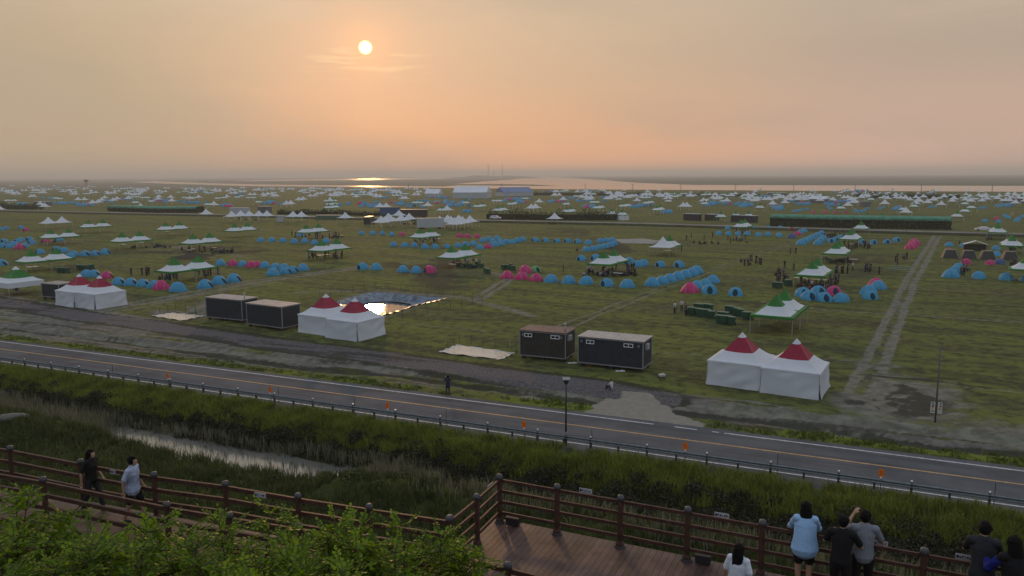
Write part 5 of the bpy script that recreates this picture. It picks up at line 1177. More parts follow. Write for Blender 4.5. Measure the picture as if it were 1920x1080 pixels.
def figure(loc, rz, height, label, shirt, trousers, pose='stand', hair='short', skirt=None, legs='long', sleeves='short', vox=0.010, group=None, loose=0.0, turn=0.0, holds=None, shoes='ink', female=False, sleeve_col=None):
    e = empty('person', loc, rz, label, 'person', group); k = height/1.70; e.scale = (k, k, k)
    q = POSES[pose]; ln = q['lean']
    def T(x, y, z): return Vector((x, y+ln*max(0, z-.9)*1.6, z))
    hip = T(0, 0, .93); waist = T(0, 0, 1.07); chest = T(0, 0.01, 1.27); sh = T(0, 0, 1.405); nk = T(0, .0, 1.47); hd = T(0, .025, 1.585)
    sw = .165 if female else .185
    LS, RS = T(-sw, -.005, 1.385), T(sw, -.005, 1.385)
    LF, RF = Vector((q['lf'][0], q['lf'][1], .07)), Vector((q['rf'][0], q['rf'][1], .07))
    def knee(f, sx): return Vector((sx*.105, f.y*.45+.045, .50))
    rot = Matrix.Rotation(turn, 3, 'Z')
    body = MB()
    limb(body, [hip, waist, chest, sh], [(.165, .115), (.135, .10), (.165, .115), (.13, .085)], 14)
    limb(body, [LS, RS], [.062, .062]); limb(body, [sh, nk, hd-Vector((0, .01, .07))], [.07, .055, .055])
    body.ell(hd, (.076, .094, .115), 16, 12); body.ell(hd+rot@Vector((0, .045, -.055)), (.052, .055, .055), 12, 8)
    body.ell(hd+rot@Vector((0, .098, -.018)), (.015, .022, .024)); body.ell(hd+rot@Vector((0, .082, -.062)), (.026, .016, .010))
    for sx in (-1, 1): body.ell(hd+rot@Vector((sx*.078, -.005, -.012)), (.012, .022, .032)); body.ell(hd+rot@Vector((sx*.03, .083, .012)), (.014, .010, .008))
    for S_, E_, H_, sx in ((LS, q['le'], q['lh'], -1), (RS, q['re'], q['rh'], 1)):
        E_, H_ = T(*E_), T(*H_); limb(body, [S_, S_.lerp(E_, .5), E_, E_.lerp(H_, .4), H_], [.052, .046, .038, .036, .025])
        d = (H_-E_).normalized(); sd = d.cross(Vector((0, 0, 1))); sd = sd.normalized() if sd.length > .1 else Vector((0, 1, 0)); up = sd.cross(d)
        pc = H_+d*.055
        limb(body, [H_, pc], [.024, .030])
        for j, (o_, ln_) in enumerate(((-.030, .060), (-.010, .075), (.010, .070), (.030, .055))):
            r0 = pc+sd*o_*.9+d*.02; r1 = r0+d*ln_*.55-up*.008+sd*o_*.15; r2 = r1+d*ln_*.35-up*.030; limb(body, [r0, r1, r2], [.0115, .0105, .009], 6)
        t0 = H_+sd*(-sx)*.028+d*.02; limb(body, [t0, t0+sd*(-sx)*.028+d*.030, t0+sd*(-sx)*.030+d*.058-up*.012], [.013, .012, .010], 6)
    for f_, sx in ((LF, -1), (RF, 1)):
        kn = knee(f_, sx); limb(body, [Vector((sx*.09, hip.y, .90)), kn.lerp(Vector((sx*.09, hip.y, .90)), .5), kn, kn.lerp(f_, .35), f_], [.088, .078, .055, .056, .038])
        limb(body, [f_+Vector((0, -.03, -.03)), f_+Vector((sx*.01, .13, -.045))], [.036, .030])
    voxel(body, 'body', MT['skin'], vox, 1, e)
    g = MB(); L_ = loose
    bot = .86-L_*.9 if not skirt else .86
    limb(g, [T(0, 0, bot), waist, chest, T(0, 0, 1.40)], [(.185+L_*1.2, .14+L_), (.165+L_*.7, .125+L_*.6), (.19+L_*.25, .135+L_*.25), (.15, .10)], 16); limb(g, [LS, RS], [.075, .075]); g.ell(nk-Vector((0, 0, .03)), (.075, .07, .04))
    for S_, E_, H_ in ((LS, q['le'], q['lh']), (RS, q['re'], q['rh'])):
        E_, H_ = T(*E_), T(*H_)
        if sleeves == 'short': limb(g, [S_, S_.lerp(E_, .75)], [.068, .064+L_*.2])
        else: limb(g, [S_, S_.lerp(E_, .5), E_, E_.lerp(H_, .85)], [.068, .062+L_*.2, .056+L_*.25, .042+L_*.1])
    voxel(g, 'shirt', shirt, vox*1.05, 2, e)
    if sleeve_col:
        g = MB(); E_, H_ = T(*q['le']), T(*q['lh']); limb(g, [LS.lerp(E_, .3), E_, E_.lerp(H_, .9)], [.075, .072, .055]); voxel(g, 'sleeve', sleeve_col, vox, 2, e)
    g = MB(); fr = dict(long=.93, shorts=.42, bare=.16)[legs]
    limb(g, [T(0, 0, .86), T(0, 0, .98)], [(.175, .125), (.155, .115)], 14)
    for f_, sx in ((LF, -1), (RF, 1)):
        kn = knee(f_, sx); tp = Vector((sx*.09, hip.y, .88))
        if fr > .5: limb(g, [tp, kn.lerp(tp, .5), kn, kn.lerp(f_, .5), f_+Vector((0, 0, .02))], [.103, .092, .072, .066, .055])
        else: limb(g, [tp, tp.lerp(kn, fr*2)], [.105, .095])
    voxel(g, 'skirt' if skirt else 'trousers', trousers, vox*1.05, 2, e)
    g = MB(); g.ell(hd+Vector((0, -.016, .020)), (.098, .112, .120), 16, 12)
    if hair != 'short':
        ln_ = dict(long=.36, bob=.14)[hair]; limb(g, [hd+Vector((0, -.045, .0)), hd+Vector((0, -.085, -.12)), hd+Vector((0, -.10, -.08-ln_))], [(.105, .085), (.118, .065), (.095, .04)], 12)
    if hair == 'short': g.ell(hd+Vector((0, -.05, -.035)), (.075, .055, .06), 12, 8)
    hr_ = random.Random(int(loc[0]*100))
    for _ in range(16):
        v_ = Vector((hr_.gauss(0, 1), hr_.gauss(-.5, .8), abs(hr_.gauss(.5, .7)))).normalized(); g.ell(hd+Vector((v_.x*.088, v_.y*.098-.014, v_.z*.106+.018)), (.030, .030, .026), 8, 5)
    if hair == 'long':
        for _ in range(14): g.ell(hd+Vector((hr_.uniform(-.09, .09), -.09+hr_.uniform(-.03, .03), hr_.uniform(-.42, -.05))), (.030, .026, .06), 8, 5)
    hm_ = g
    voxel(hm_, 'hair', MT['hair'], vox*.9, 1, e)
    # keep the face clear: the hair sits behind the brow
    ho_ = [c for c in e.children if c.name.startswith('hair')][-1]
    for v in ho_.data.vertices:
        l = rot.inverted()@(v.co-hd)
        if l.y > .045 and l.z < .055: v.co = hd+rot@Vector((l.x*.85, .045, l.z))
    for f_, sx in ((LF, -1), (RF, 1)):
        g = MB(); g.smooth = True; g.ell(f_+Vector((sx*.008, .055, -.032)), (.048, .135, .045), 12, 8); g.build('shoe', MT[shoes] if isinstance(shoes, str) else shoes, e)
    if holds:
        H_ = T(*q['lh']); g = MB(); g.box(H_+Vector((.05, .06, .06)), (.15, .012, .08)); o = g.build('phone', MT['glass'])
        o.matrix_world = Matrix.Translation(loc)@Matrix.Rotation(rz, 4, 'Z')@Matrix.Scale(k, 4); tag(o, holds, 'phone')
    return e
def cloth(name, c, var=.12): return mat(name, c, .8, .2, var=var, vscale=4, bump=.35, bscale=9)
C_lb, C_blk, C_gry, C_drk, C_wht, C_pale, C_royal, C_navy = cloth('light_blue_cotton', (.33, .52, .80)), cloth('black_cotton', (.012, .012, .014)), cloth('grey_cotton', (.20, .215, .25)), cloth('charcoal_cotton', (.028, .030, .036)), cloth('white_cotton', (.62, .66, .74)), cloth('beige_cotton', (.30, .27, .23)), cloth('royal_blue_cotton', (.012, .018, .17)), cloth('navy_cotton', (.02, .03, .06))
C_wl = cloth('pale_blue_print_cotton', (.36, .42, .56), .35)
def PT(px, py, t):
    d = ray(px, py); k = t/(d.x*RN.x+d.y*RN.y); return Vector((d.x*k, d.y*k, H+d.z*k))
DZ = 10.30; FA = math.atan2(RD.y, RD.x)     # deck height, heading of the far railing
NEARP = []
def near(px, py_top, t, label, rz=0, **kw):
    h = PT(px, py_top, t); kk = max(1.05, h.z-DZ); return figure(Vector((h.x, h.y, DZ)), FA+rz, kk, label, **kw)
near(1513, 946, 16.43, 'person in loose light blue shirt and black shorts leaning on the deck railing', R(8), shirt=C_lb, trousers=C_blk, pose='arms_crossed_rail', hair='bob', legs='shorts', sleeves='long', loose=.06, female=True, turn=R(-25))
near(1581, 971, 16.05, 'person all in black standing by the railing post, in front of the grey shirt', R(-4), shirt=C_blk, trousers=C_blk, pose='rail', sleeves='short')
near(1624, 961, 16.38, 'person in grey T-shirt holding a phone up at the railing', R(10), shirt=C_gry, trousers=C_blk, pose='photo', holds='dark phone held up by the person in the grey shirt')
near(1849, 984, 16.40, 'person in charcoal T-shirt leaning on the railing near the right edge', R(-3), shirt=C_drk, trousers=C_drk, pose='arms_crossed_rail')
near(1908, 1012, 16.0, 'person in black with bright blue sleeve at the right edge', R(18), sleeve_col=C_royal, shirt=C_blk, trousers=C_blk, pose='rail', sleeves='long', hair='long', female=True)
near(1386, 1021, 14.5, 'small person with long black hair and white shirt at the bottom of the deck', R(-12), shirt=C_wht, trousers=C_pale, pose='stand', hair='long', female=True, loose=.04)
near(166, 843, 13.6-.45, 'person with dark top and long dark hair walking left on the boardwalk', R(-75), shirt=C_blk, trousers=C_drk, pose='walk', hair='long', female=True, turn=0)
near(244, 856, 13.5-.4, 'person in pale patterned blue shirt and dark shorts on the boardwalk', R(-70), shirt=C_wl, trousers=C_blk, pose='walk', legs='shorts', loose=.03)
q = P(840, 741, .066); figure(q, R(10), 1.75, 'person in navy outfit taking a picture while standing on the road edge', shirt=C_navy, trousers=C_navy, pose='phone_up', vox=.016, sleeves='long')

# small figures in the camp: bodies of one mesh, several builds and clothes
SMALL = {}
def small_mesh(kind, ci):
    tops = [(.03, .03, .035), (.06, .06, .07), (.50, .50, .52), (.05, .08, .16), (.25, .06, .06), (.12, .14, .10)]
    if (kind, ci) in SMALL: return SMALL[(kind, ci)]
    m_top = mat(f'camp_top_{ci}', tops[ci], .8, .2); m_leg = mat(f'camp_trousers_{ci}', [(.02, .02, .025), (.10, .09, .08), (.03, .035, .05)][ci % 3], .8, .2)
    mb = MB(); mb.smooth = True
    if kind == 'stand':
        mb.cur = 1
        for sx in (-1, 1): mb.tube([(sx*.10, .03*sx, 0), (sx*.11, .04, .48), (sx*.09, 0, .90)], [.055, .07, .10], 8)
        mb.cur = 0; mb.tube([(0, 0, .84), (0, 0, 1.1), (0, 0, 1.32), (0, 0, 1.46)], [(.17, .12), (.16, .11), (.20, .12), (.07, .06)], 10)
        for sx in (-1, 1): mb.tube([(sx*.19, 0, 1.40), (sx*.26, .02, 1.10)], [.06, .05], 7); mb.cur = 2; mb.tube([(sx*.26, .02, 1.10), (sx*.25, .12, .85)], [.04, .035], 7); mb.cur = 0
        mb.cur = 2; mb.tube([(0, 0, 1.43), (0, 0, 1.55)], .055, 7); mb.ell((0, .01, 1.60), (.08, .095, .115), 9, 6); mb.cur = 3; mb.ell((0, -.015, 1.635), (.09, .10, .10), 9, 6)
    else:
        mb.cur = 1
        for sx in (-1, 1): mb.tube([(sx*.14, .55, .03), (sx*.15, .40, .42), (sx*.10, 0, .14)], [.055, .075, .11], 8)
        mb.cur = 0; mb.tube([(0, 0, .05), (0, .02, .35), (0, .05, .58), (0, .08, .72)], [(.19, .14), (.17, .12), (.20, .12), (.07, .06)], 10)
        for sx in (-1, 1): mb.tube([(sx*.19, .05, .66), (sx*.25, .20, .42)], [.06, .05], 7); mb.cur = 2; mb.tube([(sx*.25, .20, .42), (sx*.12, .40, .45)], [.04, .035], 7); mb.cur = 0
        mb.cur = 2; mb.tube([(0, .08, .70), (0, .09, .80)], .055, 7); mb.ell((0, .10, .87), (.08, .095, .115), 9, 6); mb.cur = 3; mb.ell((0, .08, .90), (.09, .10, .10), 9, 6)
    SMALL[(kind, ci)] = mb.mesh('person', [m_top, m_leg, MT['skin'], MT['hair']]); return SMALL[(kind, ci)]
rp = random.Random(21)
NP_ = 0
def crowd(n, x0, x1, y0, y1, words, sit=0.3, cols=(0, 0, 1, 3, 5), off=None):
    global NP_
    for i in range(n):
        px = rp.uniform(x0, x1); py = rp.uniform(y0, y1); q = P(px, py, 0); kd = 'sit' if rp.random() < sit else 'stand'; ci = rp.choice(cols)
        o = link('person', small_mesh(kd, ci)); o.location = (q.x, q.y, float(terrain(q.x, q.y))); o.rotation_euler = (0, 0, rp.uniform(0, 6.28)); s_ = rp.uniform(.94, 1.06); o.scale = (s_, s_, s_)
        tag(o, f"{'sitting' if kd == 'sit' else 'standing'} person in the crowd {words}", 'person', f"{'sitting' if kd == 'sit' else 'standing'} people {words}"); NP_ += 1
crowd(14, 295, 350, 519, 526, 'under the left canopy pair behind the blue row', .2)
crowd(10, 360, 412, 513, 521, 'under the left canopy pair behind the blue row', .3)
crowd(7, 245, 285, 514, 519, 'behind the blue row left of the canopy pair', .1)
crowd(16, 330, 440, 468, 476, 'beside the pale tables at left', .5)
crowd(6, 70, 145, 450, 456, 'under the canopies over the pink tent', .4)
crowd(18, 545, 640, 440, 447, 'under the canopy behind the seven left middle tents', .3)
crowd(20, 578, 652, 478, 486, 'around the crowded table left of the centre', .6)
crowd(16, 770, 825, 449, 455, 'behind the long blue row', .5, (0, 1, 3, 2))
crowd(12, 846, 898, 490, 500, 'at the centre canopy pair', .5, (0, 1, 3, 2))
crowd(26, 1092, 1135, 505, 518, 'sitting in the bright part at centre right', .85, (2, 2, 1, 0))
crowd(24, 1128, 1192, 505, 519, 'under the canopy pair at centre right', .7, (0, 0, 1, 3))
crowd(5, 1375, 1410, 434, 440, 'under the canopy by the distant road at right', .1)
crowd(12, 1364, 1402, 449, 456, 'in the field below the tent row at right', .4, (0, 1, 2, 3))
crowd(7, 1300, 1355, 455, 460, 'resting in the long line on the grass', 1.0, (0,))
crowd(9, 1387, 1430, 489, 502, 'by the diagonal track', .1, (0, 0, 1))
crowd(14, 1448, 1474, 515, 536, 'left of the canopy behind six tents', .3)
crowd(18, 1495, 1550, 532, 546, 'under the canopy behind six tents', .5, (0, 1, 2, 4))
crowd(9, 1552, 1574, 528, 538, 'right of the canopy behind six tents', .3, (0, 1, 2))
crowd(9, 1566, 1605, 506, 514, 'in front of the dark gear boxes at right', .1)
crowd(7, 1620, 1632, 506, 514, 'near the green mats at right', .1)
crowd(20, 1578, 1635, 461, 470, 'beside the right canopy pair', .4, (0, 1, 2, 3))
crowd(10, 1545, 1590, 440, 446, 'behind the open door row at right', .2)
crowd(6, 1675, 1700, 484, 492, 'by the pale mats left of the rutted track', .2)
crowd(10, 1800, 1818, 500, 520, 'beside the blue stacked tents at far right', .2)
crowd(6, 1893, 1906, 498, 508, 'below the far right canopy', .1)
crowd(6, 1848, 1862, 448, 452, 'by the white saloon car', 0)
for px, py, words, ci in ((1056, 510, 'lone standing person between the pink tents and the canopy pair', 0), (1265, 588, 'person in pale top, left of three beside the bins', 2), (1278, 584, 'person in grey top, middle of three beside the bins', 2), (1286, 592, 'person in dark top, right of three beside the bins', 0), (1308, 591, 'person bending among the left green bins', 3),
                          (1296, 446, 'lone person in the field right of the plain white canopy', 0), (1287, 451, 'person beside a white bundle right of the plain white canopy', 1), (1320, 448, 'person alone left of the tent row near the distant road', 5), (1336, 445, 'person left of the first tent of the row near the distant road', 0), (1278, 472, 'person at the right corner of the plain white canopy', 0), (1427, 497, 'person standing apart right of the diagonal track', 0),
                          (1482, 476, 'left one of two people walking in the open grass at right', 0), (1492, 476, 'right one of two people walking in the open grass at right', 0), (1471, 503, 'person standing under a small dark parasol at right', 0), (1488, 507, 'thin figure right of the dark parasol', 5), (1599, 507, 'person in white standing right of the gear', 2), (1648, 514, 'person with pale head standing left of the mats', 0), (1682, 497, 'person in black left of the rutted track', 0),
                          (1184, 508, 'first of two standing figures right of the crowded canopy', 0), (1190, 518, 'second of two standing figures right of the crowded canopy', 0), (1083, 471, 'bending figure left of the slanting blue block', 0), (1799, 461, 'standing person in black left of the frame tent', 0), (1147, 731, 'person in white and black crouching on the gravel track', 2)):
    q = P(px, py, 0); kd = 'sit' if 'crouch' in words or 'bending' in words else 'stand'
    o = link('person', small_mesh(kd, ci)); o.location = (q.x, q.y, float(terrain(q.x, q.y))); o.rotation_euler = (0, 0, rp.uniform(0, 6.28)); tag(o, words, 'person')
# gear boxes, heaps and mats beside the canopies
gb = 0
def gear(n, x0, x1, y0, y1, words):
    for i in range(n):
        q = P(rp.uniform(x0, x1), rp.uniform(y0, y1), 0); mb = MB(); w_, d_, h_ = rp.uniform(.5, 1.0), rp.uniform(.4, .6), rp.uniform(.35, .8); mb.box((0, 0, h_/2), (w_, d_, h_)); mb.box((0, 0, h_+.02), (w_*1.05, d_*1.05, .05))
        for sx in (-1, 1): mb.box((sx*(w_/2+.01), 0, h_*.7), (.03, .16, .05))
        o = mb.build('gear_box', rp.choice((MT['cont'], MT['bin'], MT['contb'], MT['ddark']))); o.location = (q.x, q.y, float(terrain(q.x, q.y))); o.rotation_euler = (0, 0, rp.uniform(0, 3)); tag(o, f'dark gear box in the heap {words}', 'box', f'dark gear boxes {words}')
gear(14, 1542, 1600, 487, 493, 'under the right canopy'); gear(12, 1550, 1585, 440, 446, 'behind the right canopy'); gear(12, 1497, 1552, 534, 546, 'behind the six tents'); gear(10, 400, 438, 470, 475, 'right of the pale tables'); gear(10, 245, 330, 462, 465, 'below the empty left canopy pair')
gear(8, 1880, 1920, 462, 470, 'under the far right canopy'); gear(10, 845, 895, 497, 505, 'at the centre canopy'); gear(8, 1110, 1180, 512, 520, 'in the centre right crowd'); gear(6, 620, 650, 441, 446, 'left of the cargo container'); gear(10, 690, 790, 418, 422, 'under the white canopy cluster'); gear(6, 430, 505, 410, 413, 'under the five white canopies')
for i, (px, py, wd) in enumerate(((1690, 500, 'rear'), (1687, 503, 'middle'), (1684, 506, 'front'))):
    q = P(px, py, 0); mb = MB(); mb.box((0, 0, .05), (3.6, .8, .1)); o = mb.build('pale_mat', MT['binlid']); o.location = (q.x, q.y, .03); o.rotation_euler = (0, 0, CAMP); tag(o, f'pale green mat on the grass left of the rutted track, {wd} one', 'mat')

# ------------------------------------------------------------------ deck, boardwalk and railings
def U2(a, t): return RT(a, t, 0)
# far railing of the deck follows these tops; its direction is nearly the road's
c0 = P(937, 980, DZ); cR = P(1425, 1079, DZ); dd = (cR-c0).normalized(); dn = Vector((-dd.y, dd.x, 0))     # dn points away from the camera
DA = math.atan2(dd.y, dd.x)
dk = empty('wooden_deck', (c0.x, c0.y, DZ), DA, 'broad brown timber viewing deck at the bottom right', 'deck')
mb = MB(); rr = random.Random(2); w_ = 0.145
k = 0; x = -0.2
while x < 14:
    mb.box((x+w_/2, -3.4+0.12, -.02), (w_-0.007, 7.0, .04)); x += w_
mb.build('planks', MT['plank'], dk)
for y in (0.10, -2.2, -4.6, -6.7): j = MB(); j.box((6.9, y-.05, -.15), (14.2, .09, .2)); j.build('beam', MT['wood'], dk)
for x in (0.1, 3.5, 7, 10.5, 13.8):
    for y in (0.0, -3.4, -6.7): j = MB(); j.box((x, y-.1, -.25-1.2), (.16, .16, 2.4)); j.build('support_post', MT['wood'], dk)
POSTH = 1.30
pm = MB(); pm.smooth = False; pm.tube([(0, 0, 0), (0, 0, .10), (0, 0, .16), (0, 0, POSTH-.12)], [.105, .10, .068, .068], 10); RPOST = pm.mesh('post', MT['wood'])
pm = MB(); pm.smooth = True; pm.tube([(0, 0, POSTH-.13), (0, 0, POSTH-.09), (0, 0, POSTH-.02), (0, 0, POSTH)], [.085, .088, .070, .03], 12); RCAP = pm.mesh('cap', MT['cap'])
pm = MB(); pm.tube([(0, 0, 0), (0, 0, .05)], [.135, .125], 12); RBASE = pm.mesh('base', MT['cap'])
def railing(pts, zs, label, rw=.045, rh=.075, skip_first=False):
    e = empty('railing', (pts[0].x, pts[0].y, DZ), 0, label, 'railing', 'brown timber railings')
    for i, p in enumerate(pts):
        if not (i == 0 and skip_first):
            o = link('post', RPOST, e); o.location = (p.x-pts[0].x, p.y-pts[0].y, 0)
            c = link('cap', RCAP, o); b = link('base', RBASE, o)
    for a, b in zip(pts[:-1], pts[1:]):
        for z in zs:
            m_ = MB(); A_, B_ = a-pts[0], b-pts[0]; A_.z = B_.z = z; d = (B_-A_).normalized(); m_.bar(A_+d*.05, B_-d*.05, rw, rh); m_.build('rail', MT['wood'], e)
    return e
R4 = (1.13, .85, .57, .28); R3 = (1.12, .80, .47)
def onr(px): # point on the deck's far edge line under image x (by the post foot)
    d = ray(px, 1000); 
    # intersect ray plane (vertical) with the line c0 + s dd
    s_ = (c0.x*d.y-c0.y*d.x)/(d.x*dd.y-d.y*dd.x) if abs(d.x*dd.y-d.y*dd.x) > 1e-9 else 0
    return c0+dd*s_
fp = [c0+dd*(k*1.58) for k in range(8)]
def ztop(px, py): return P(px, py, DZ+POSTH)
front_tops = [ztop(*q_) for q_ in ((936, 880), (1044, 897), (1161, 917), (1285, 938), (1422, 962), (1563, 987), (1719, 1012), (1880, 1040), (2060, 1068))]
c0t = front_tops[0]
fp = [c0+dd*((q_-c0t).dot(dd)) for q_ in front_tops]
RF_ = railing(fp, R4, 'four rail timber railing along the far side of the deck')
side = [c0, P(895, 1023, DZ), P(846, 1068, DZ)]
railing([side[0], side[1], side[2]], R4, 'short four rail timber railing on the left side of the deck', skip_first=True)
lf = [ztop(*q_) for q_ in ((842, 966), (692, 944), (558, 924), (422, 901), (288, 884), (150, 860), (18, 835), (-110, 816))]
railing([Vector((p.x, p.y, DZ)) for p in lf], R3, 'three rail timber railing along the far side of the boardwalk', .06, .10, skip_first=False)
nr = [ztop(*q_) for q_ in ((1110, 1092), (952, 1053), (825, 1024), (690, 1001), (560, 980), (430, 960), (312, 940), (80, 893), (-60, 870))]
railing([Vector((p.x, p.y, DZ)) for p in nr], R3, 'three rail timber railing along the near side of the boardwalk', .06, .10)
bw = empty('boardwalk', (lf[0].x, lf[0].y, DZ), 0, 'narrow brown boardwalk running left behind the bushes', 'boardwalk')
mb = MB(); A_ = Vector((lf[0].x, lf[0].y, 0)); B_ = Vector((lf[-1].x, lf[-1].y, 0)); d_ = (B_-A_); L_ = d_.length; d_ /= L_; q_ = Vector((d_.y, -d_.x, 0)); q_ = q_ if q_.y < 0 else -q_
for k in range(int((L_+2.0)/.145)):
    c = d_*(k*.145-2.0)+q_*1.08; mb.box((c.x, c.y, -.03), (.138, 2.45, .04), rz=math.atan2(d_.y, d_.x))
mb.build('planks', MT['plank'], bw)
m_ = MB(); c = d_*(L_/2)-q_*.05; m_.box((c.x, c.y, -.17), (L_, .09, .2), rz=math.atan2(d_.y, d_.x)); m_.build('beam', MT['wood'], bw)
for k in range(8): m_ = MB(); c = d_*(k*L_/7); m_.box((c.x, c.y, -.9), (.14, .14, 1.7)); m_.build('support_post', MT['wood'], bw)
def rplate(px, py, words, seed, vec=None):
    p = P(px, py, DZ+1.11); dv = vec if vec else dd; dv = Vector((dv.x, dv.y, 0)).normalized(); nn = Vector((dv.y, -dv.x, 0)); nn = nn if nn.y < 0 else -nn
    e = empty('railing_notice', (p.x, p.y, DZ+1.11), math.atan2(dv.y, dv.x), words, 'notice', 'white notices on the railings')
    m_ = MB(); m_.box((0, -.045, 0), (.32, .012, .115)); pl = m_.build('plate', MT['plate'], e); m_ = MB(); r_ = random.Random(seed)
    m_.tube([(-.12, -.0525, 0), (-.12, -.055, 0)], .028, 10)
    for k in range(5):
        cx = -.065+k*.042
        for j in range(3): m_.box((cx+r_.uniform(-.01, .01), -.0535, r_.uniform(-.018, .018)), (r_.choice((.006, .024)), .004, r_.choice((.006, .030))))
    m_.build('lettering', MT['ink'], pl)
rplate(1099, 919, 'small white notice on the deck railing below the lamp post', 1); rplate(1354, 965, 'small white notice on the deck railing left of the light blue shirt', 2); rplate(1649, 1017, 'small white notice beside the person in grey', 3); rplate(1808, 1043, 'small white notice left of the person in charcoal', 4)
lv = (lf[0]-lf[1]); rplate(490, 927, 'small white notice on the boardwalk railing at centre left', 5, lv); rplate(218, 884, 'small white notice between the two walkers on the boardwalk', 6, lv); rplate(916, 911, 'small white notice on the short side railing of the deck', 7, side[0]-side[1])
for i, (px, py) in enumerate(((962, 984), (1318, 1056))):
    p = P(px, py, DZ); e = empty('deck_light_box', (p.x, p.y, DZ), DA+R(4), ['black box light at the left corner of the deck', 'black box light below the middle of the deck railing'][i], 'box light', 'black box lights on the deck')
    m_ = MB(); m_.box((0, 0, .11), (.33, .2, .18)); m_.build('housing', MT['ink'], e); m_ = MB(); m_.box((0, 0, .21), (.35, .22, .02)); m_.build('lid', MT['cap'], e); m_ = MB(); m_.box((0, .02, .01), (.12, .1, .02)); m_.build('foot', MT['cap'], e)

# ------------------------------------------------------------------ vegetation
def leafmat(name, c0_, c1_, tr=.35, rough=.6, sc=.5):
    m = bpy.data.materials.new(name); m.use_nodes = True; n = NT(m.node_tree); n.n.clear()
    o = n.node('ShaderNodeOutputMaterial'); b = n.node('ShaderNodeBsdfPrincipled'); g = n.node('ShaderNodeNewGeometry')
    f = n.m('ADD', n.m('MULTIPLY', g.outputs['Random Per Island'], .55), n.m('MULTIPLY', n.mr(n.noise(g.outputs['Position'], sc, 4, .6), .3, .7), .45))
    c = n.mix(f, c0_, c1_); n.l.new(c, b.inputs['Base Color']); b.inputs['Roughness'].default_value = rough; b.inputs['Specular IOR Level'].default_value = .25
    t = n.node('ShaderNodeBsdfTranslucent'); n.l.new(c, t.inputs[0]); mx = n.node('ShaderNodeMixShader'); mx.inputs[0].default_value = tr
    n.l.new(b.outputs[0], mx.inputs[1]); n.l.new(t.outputs[0], mx.inputs[2]); n.l.new(mx.outputs[0], o.inputs[0]); return m
def np_mesh(name, V, Fc, m, parent=None):
    me = bpy.data.meshes.new(name); k = Fc.shape[1]
    me.vertices.add(len(V)); me.vertices.foreach_set('co', V.ravel()); me.loops.add(Fc.size); me.loops.foreach_set('vertex_index', Fc.ravel())
    me.polygons.add(len(Fc)); me.polygons.foreach_set('loop_start', np.arange(0, Fc.size, k)); me.polygons.foreach_set('loop_total', np.full(len(Fc), k)); me.update(); me.materials.append(m)
    return link(name, me, parent)
def blades(name, label, n, a0, a1, t0, t1, hmin, hmax, wd, m, per=5, keep=None, clump=0.0, zoff=0.0, lean=0.35, inview=True):
    a = rng.uniform(a0, a1, n); t = rng.uniform(t0, t1, n)
    x = RD.x*a+RN.x*t; y = RD.y*a+RN.y*t
    ok = (np.abs(x) < y*.74+3)
    if clump > 0: ok &= fbm(x*.7, y*.7, 3, 77) > clump*rng.random(n)+.22
    if keep is not None: ok &= keep(a, t, x, y)
    x, y = x[ok], y[ok]; n = len(x)
    X = np.repeat(x, per)+rng.normal(0, .10, n*per); Y = np.repeat(y, per)+rng.normal(0, .10, n*per); Z = terrain(X, Y)+zoff
    hh = rng.uniform(hmin, hmax, n*per)*(.7+.6*fbm(X*.5, Y*.5, 3, 78)); an = rng.uniform(0, 6.28, n*per); lx = rng.normal(0, lean, n*per)*hh; ly = rng.normal(0, lean, n*per)*hh
    ww = wd*rng.uniform(.6, 1.4, n*per); cx, cy = np.cos(an)*ww, np.sin(an)*ww
    V = np.stack([np.stack([X-cx, Y-cy, Z-.05], 1), np.stack([X+cx, Y+cy, Z-.05], 1), np.stack([X+lx*.35+cx*.7, Y+ly*.35+cy*.7, Z+hh*.6], 1), np.stack([X+lx*.35-cx*.7, Y+ly*.35-cy*.7, Z+hh*.6], 1), np.stack([X+lx, Y+ly, Z+hh], 1)], 1).reshape(-1, 3)
    b = np.arange(n*per)*5; q = np.stack([b, b+1, b+2, b+3], 1); tr = np.stack([b+3, b+2, b+4, b+4], 1)
    me = bpy.data.meshes.new(name); F4 = q; F3 = tr[:, :3]
    me.vertices.add(len(V)); me.vertices.foreach_set('co', V.ravel())
    loops = np.concatenate([F4.ravel(), F3.ravel()]); me.loops.add(len(loops)); me.loops.foreach_set('vertex_index', loops)
    ls = np.concatenate([np.arange(len(F4))*4, len(F4)*4+np.arange(len(F3))*3]); me.polygons.add(len(ls)); me.polygons.foreach_set('loop_start', ls); me.polygons.foreach_set('loop_total', np.concatenate([np.full(len(F4), 4), np.full(len(F3), 3)]))
    me.update(); me.materials.append(m); o = link(name, me); tag(o, label, 'grass', kind='stuff'); return o
MG_bank = leafmat('tall_bank_grass', (.060, .080, .014), (.30, .34, .045), .3)
MG_near = leafmat('meadow_grass', (.030, .046, .014), (.130, .155, .040), .3)
MG_reed = leafmat('dry_reeds', (.10, .105, .055), (.26, .25, .17), .35)
MG_dark = leafmat('dark_bramble_leaves', (.010, .015, .007), (.062, .062, .030), .15, sc=.35)
MG_verge = leafmat('verge_grass', (.045, .075, .012), (.155, .205, .032), .35)
blades('grass', 'tall olive grass along the top of the road bank', 34000, -85, 62, 45.4, 49.0, .22, .70, .028, MG_bank, 5, clump=.3)
blades('grass', 'rough grass on the slope before the creek', 60000, -75, 40, 15, 41.0, .25, .70, .035, MG_near, 5, clump=.35)
blades('reeds', 'pale reeds standing in the creek shallows', 3000, -75, -24, 40.4, 44.0, .5, 1.15, .028, MG_reed, 4, lean=.16, keep=lambda a, t, x, y: (rng.random(len(a)) < np.where((a > -56) & (a < -30) & (t > 40.9) & (t < 43.5), .13, 1.0)), zoff=.3)
